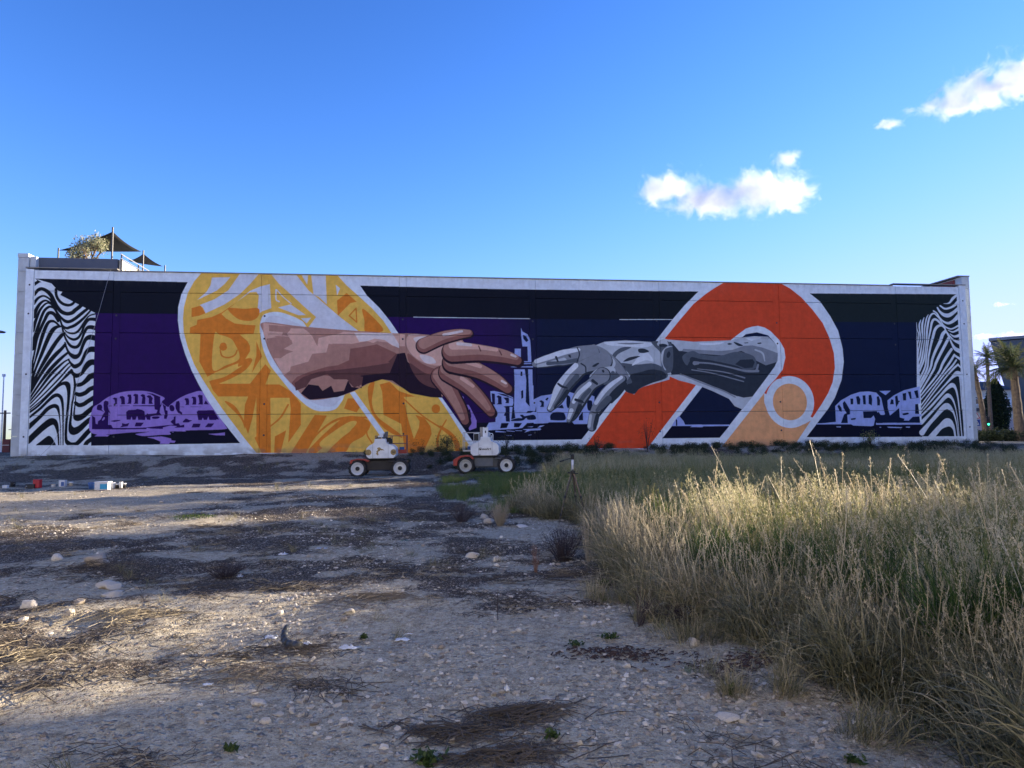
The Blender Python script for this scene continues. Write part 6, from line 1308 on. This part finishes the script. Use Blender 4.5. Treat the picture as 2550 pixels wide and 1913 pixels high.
p = Vector(wl(-25.2, -1.6, 9.1)); t = thing('potted_shrub', 'little pale shrub right of the olive tree on the terrace', 'shrub', p); me = merge('foliage', leafmat('pale_leaf', [(.12, .13, .08), (.22, .21, .13)], instancer=False), leafblob(180, .22, .35, 3, .05, zc=1.75)); link('foliage', me, t); MB().cyl((0, 0, 0), (0, 0, 1.7), .05, .03, 7).build('stem', M_bark, t)
# ------------------------------------------------------------------ clouds
def cloud(name, label, ctr_px, Y, ells, seed, dens=.045, nscale=.04, amp=1.75, group=None):
    c = atd(ctr_px[0], ctr_px[1], Y); s = Y / FPX
    E = [((x - ctr_px[0]) * s, (ctr_px[1] - y) * s, rx * s, rz_ * s) for x, y, rx, rz_ in ells]
    x0 = min(e[0] - e[2] * 1.3 for e in E); x1 = max(e[0] + e[2] * 1.3 for e in E); z0 = min(e[1] - e[3] * 1.5 for e in E); z1 = max(e[1] + e[3] * 1.5 for e in E); dp = max(e[2] for e in E) * .8
    dp = min(dp, (z1 - z0) * .8)
    m = bpy.data.materials.new(name + '_vapour'); m.use_nodes = True; n = m.node_tree; n.nodes.clear(); out = n.nodes.new('ShaderNodeOutputMaterial'); pv = N(n, 'ShaderNodeVolumePrincipled'); pv.inputs['Color'].default_value = (.985, 1, .985, 1); pv.inputs['Anisotropy'].default_value = .0
    tc = N(n, 'ShaderNodeTexCoord'); mxn = None
    for ex, ez, rx, rz_ in E:
        v = N(n, 'ShaderNodeVectorMath', operation='SUBTRACT'); n.links.new(tc.outputs['Object'], v.inputs[0]); v.inputs[1].default_value = (ex, 0, ez)
        d = N(n, 'ShaderNodeVectorMath', operation='DIVIDE'); n.links.new(v.outputs[0], d.inputs[0]); d.inputs[1].default_value = (rx, dp * .8, rz_); l = N(n, 'ShaderNodeVectorMath', operation='LENGTH'); n.links.new(d.outputs[0], l.inputs[0])
        i = N(n, 'ShaderNodeMath', operation='SUBTRACT'); i.inputs[0].default_value = 1.0; n.links.new(l.outputs['Value'], i.inputs[1])
        if mxn is None: mxn = i.outputs[0]
        else: q = N(n, 'ShaderNodeMath', operation='MAXIMUM'); n.links.new(mxn, q.inputs[0]); n.links.new(i.outputs[0], q.inputs[1]); mxn = q.outputs[0]
    nz = N(n, 'ShaderNodeTexNoise', i_Scale=nscale, i_Detail=10.0, i_Roughness=.68, i_Distortion=.5); mp = N(n, 'ShaderNodeMapping'); mp.inputs['Location'].default_value = (seed * 130, seed * 70, 0); n.links.new(tc.outputs['Object'], mp.inputs['Vector']); n.links.new(mp.outputs[0], nz.inputs['Vector'])
    k = N(n, 'ShaderNodeMath', operation='MULTIPLY_ADD'); n.links.new(nz.outputs['Fac'], k.inputs[0]); k.inputs[1].default_value = amp * 2; k.inputs[2].default_value = -amp; s2 = N(n, 'ShaderNodeMath', operation='ADD'); n.links.new(mxn, s2.inputs[0]); n.links.new(k.outputs[0], s2.inputs[1])
    mr = N(n, 'ShaderNodeMapRange', interpolation_type='SMOOTHSTEP'); mr.inputs['From Min'].default_value = .08; mr.inputs['From Max'].default_value = .85; mr.inputs['To Max'].default_value = dens; n.links.new(s2.outputs[0], mr.inputs['Value']); n.links.new(mr.outputs[0], pv.inputs['Density']); n.links.new(pv.outputs[0], out.inputs['Volume'])
    b = MB().box(((x0 + x1) / 2, 0, (z0 + z1) / 2), (x1 - x0, dp * 2.2, z1 - z0)); o = b.build(name, m, loc=c); tag(o, label, 'cloud', group, 'thing'); return o
cloud('cloud', 'large white cloud with a grey left end hanging above the mural', (1810, 480), 900, [(1660, 470, 85, 42), (1780, 495, 140, 45), (1900, 480, 120, 55), (1970, 500, 60, 30)], 1)
cloud('cloud', 'small wispy cloud just above the large white one', (1965, 395), 900, [(1965, 398, 42, 24)], 2, dens=.06)
cloud('cloud', 'bright white cloud rising to the upper right corner', (2440, 225), 900, [(2360, 262, 90, 28), (2450, 225, 110, 46), (2560, 190, 120, 60)], 3)
cloud('cloud', 'thin wisp left of the bright corner cloud', (2215, 312), 900, [(2215, 312, 50, 14)], 4, dens=.05)
cloud('cloud', 'tiny flat cloud right of the building corner', (2500, 758), 1500, [(2500, 758, 30, 7)], 5, dens=.06)
cloud('cloud', 'low cloud bank above the palms', (2510, 838), 1500, [(2450, 838, 28, 8), (2525, 838, 45, 14)], 6, dens=.06)
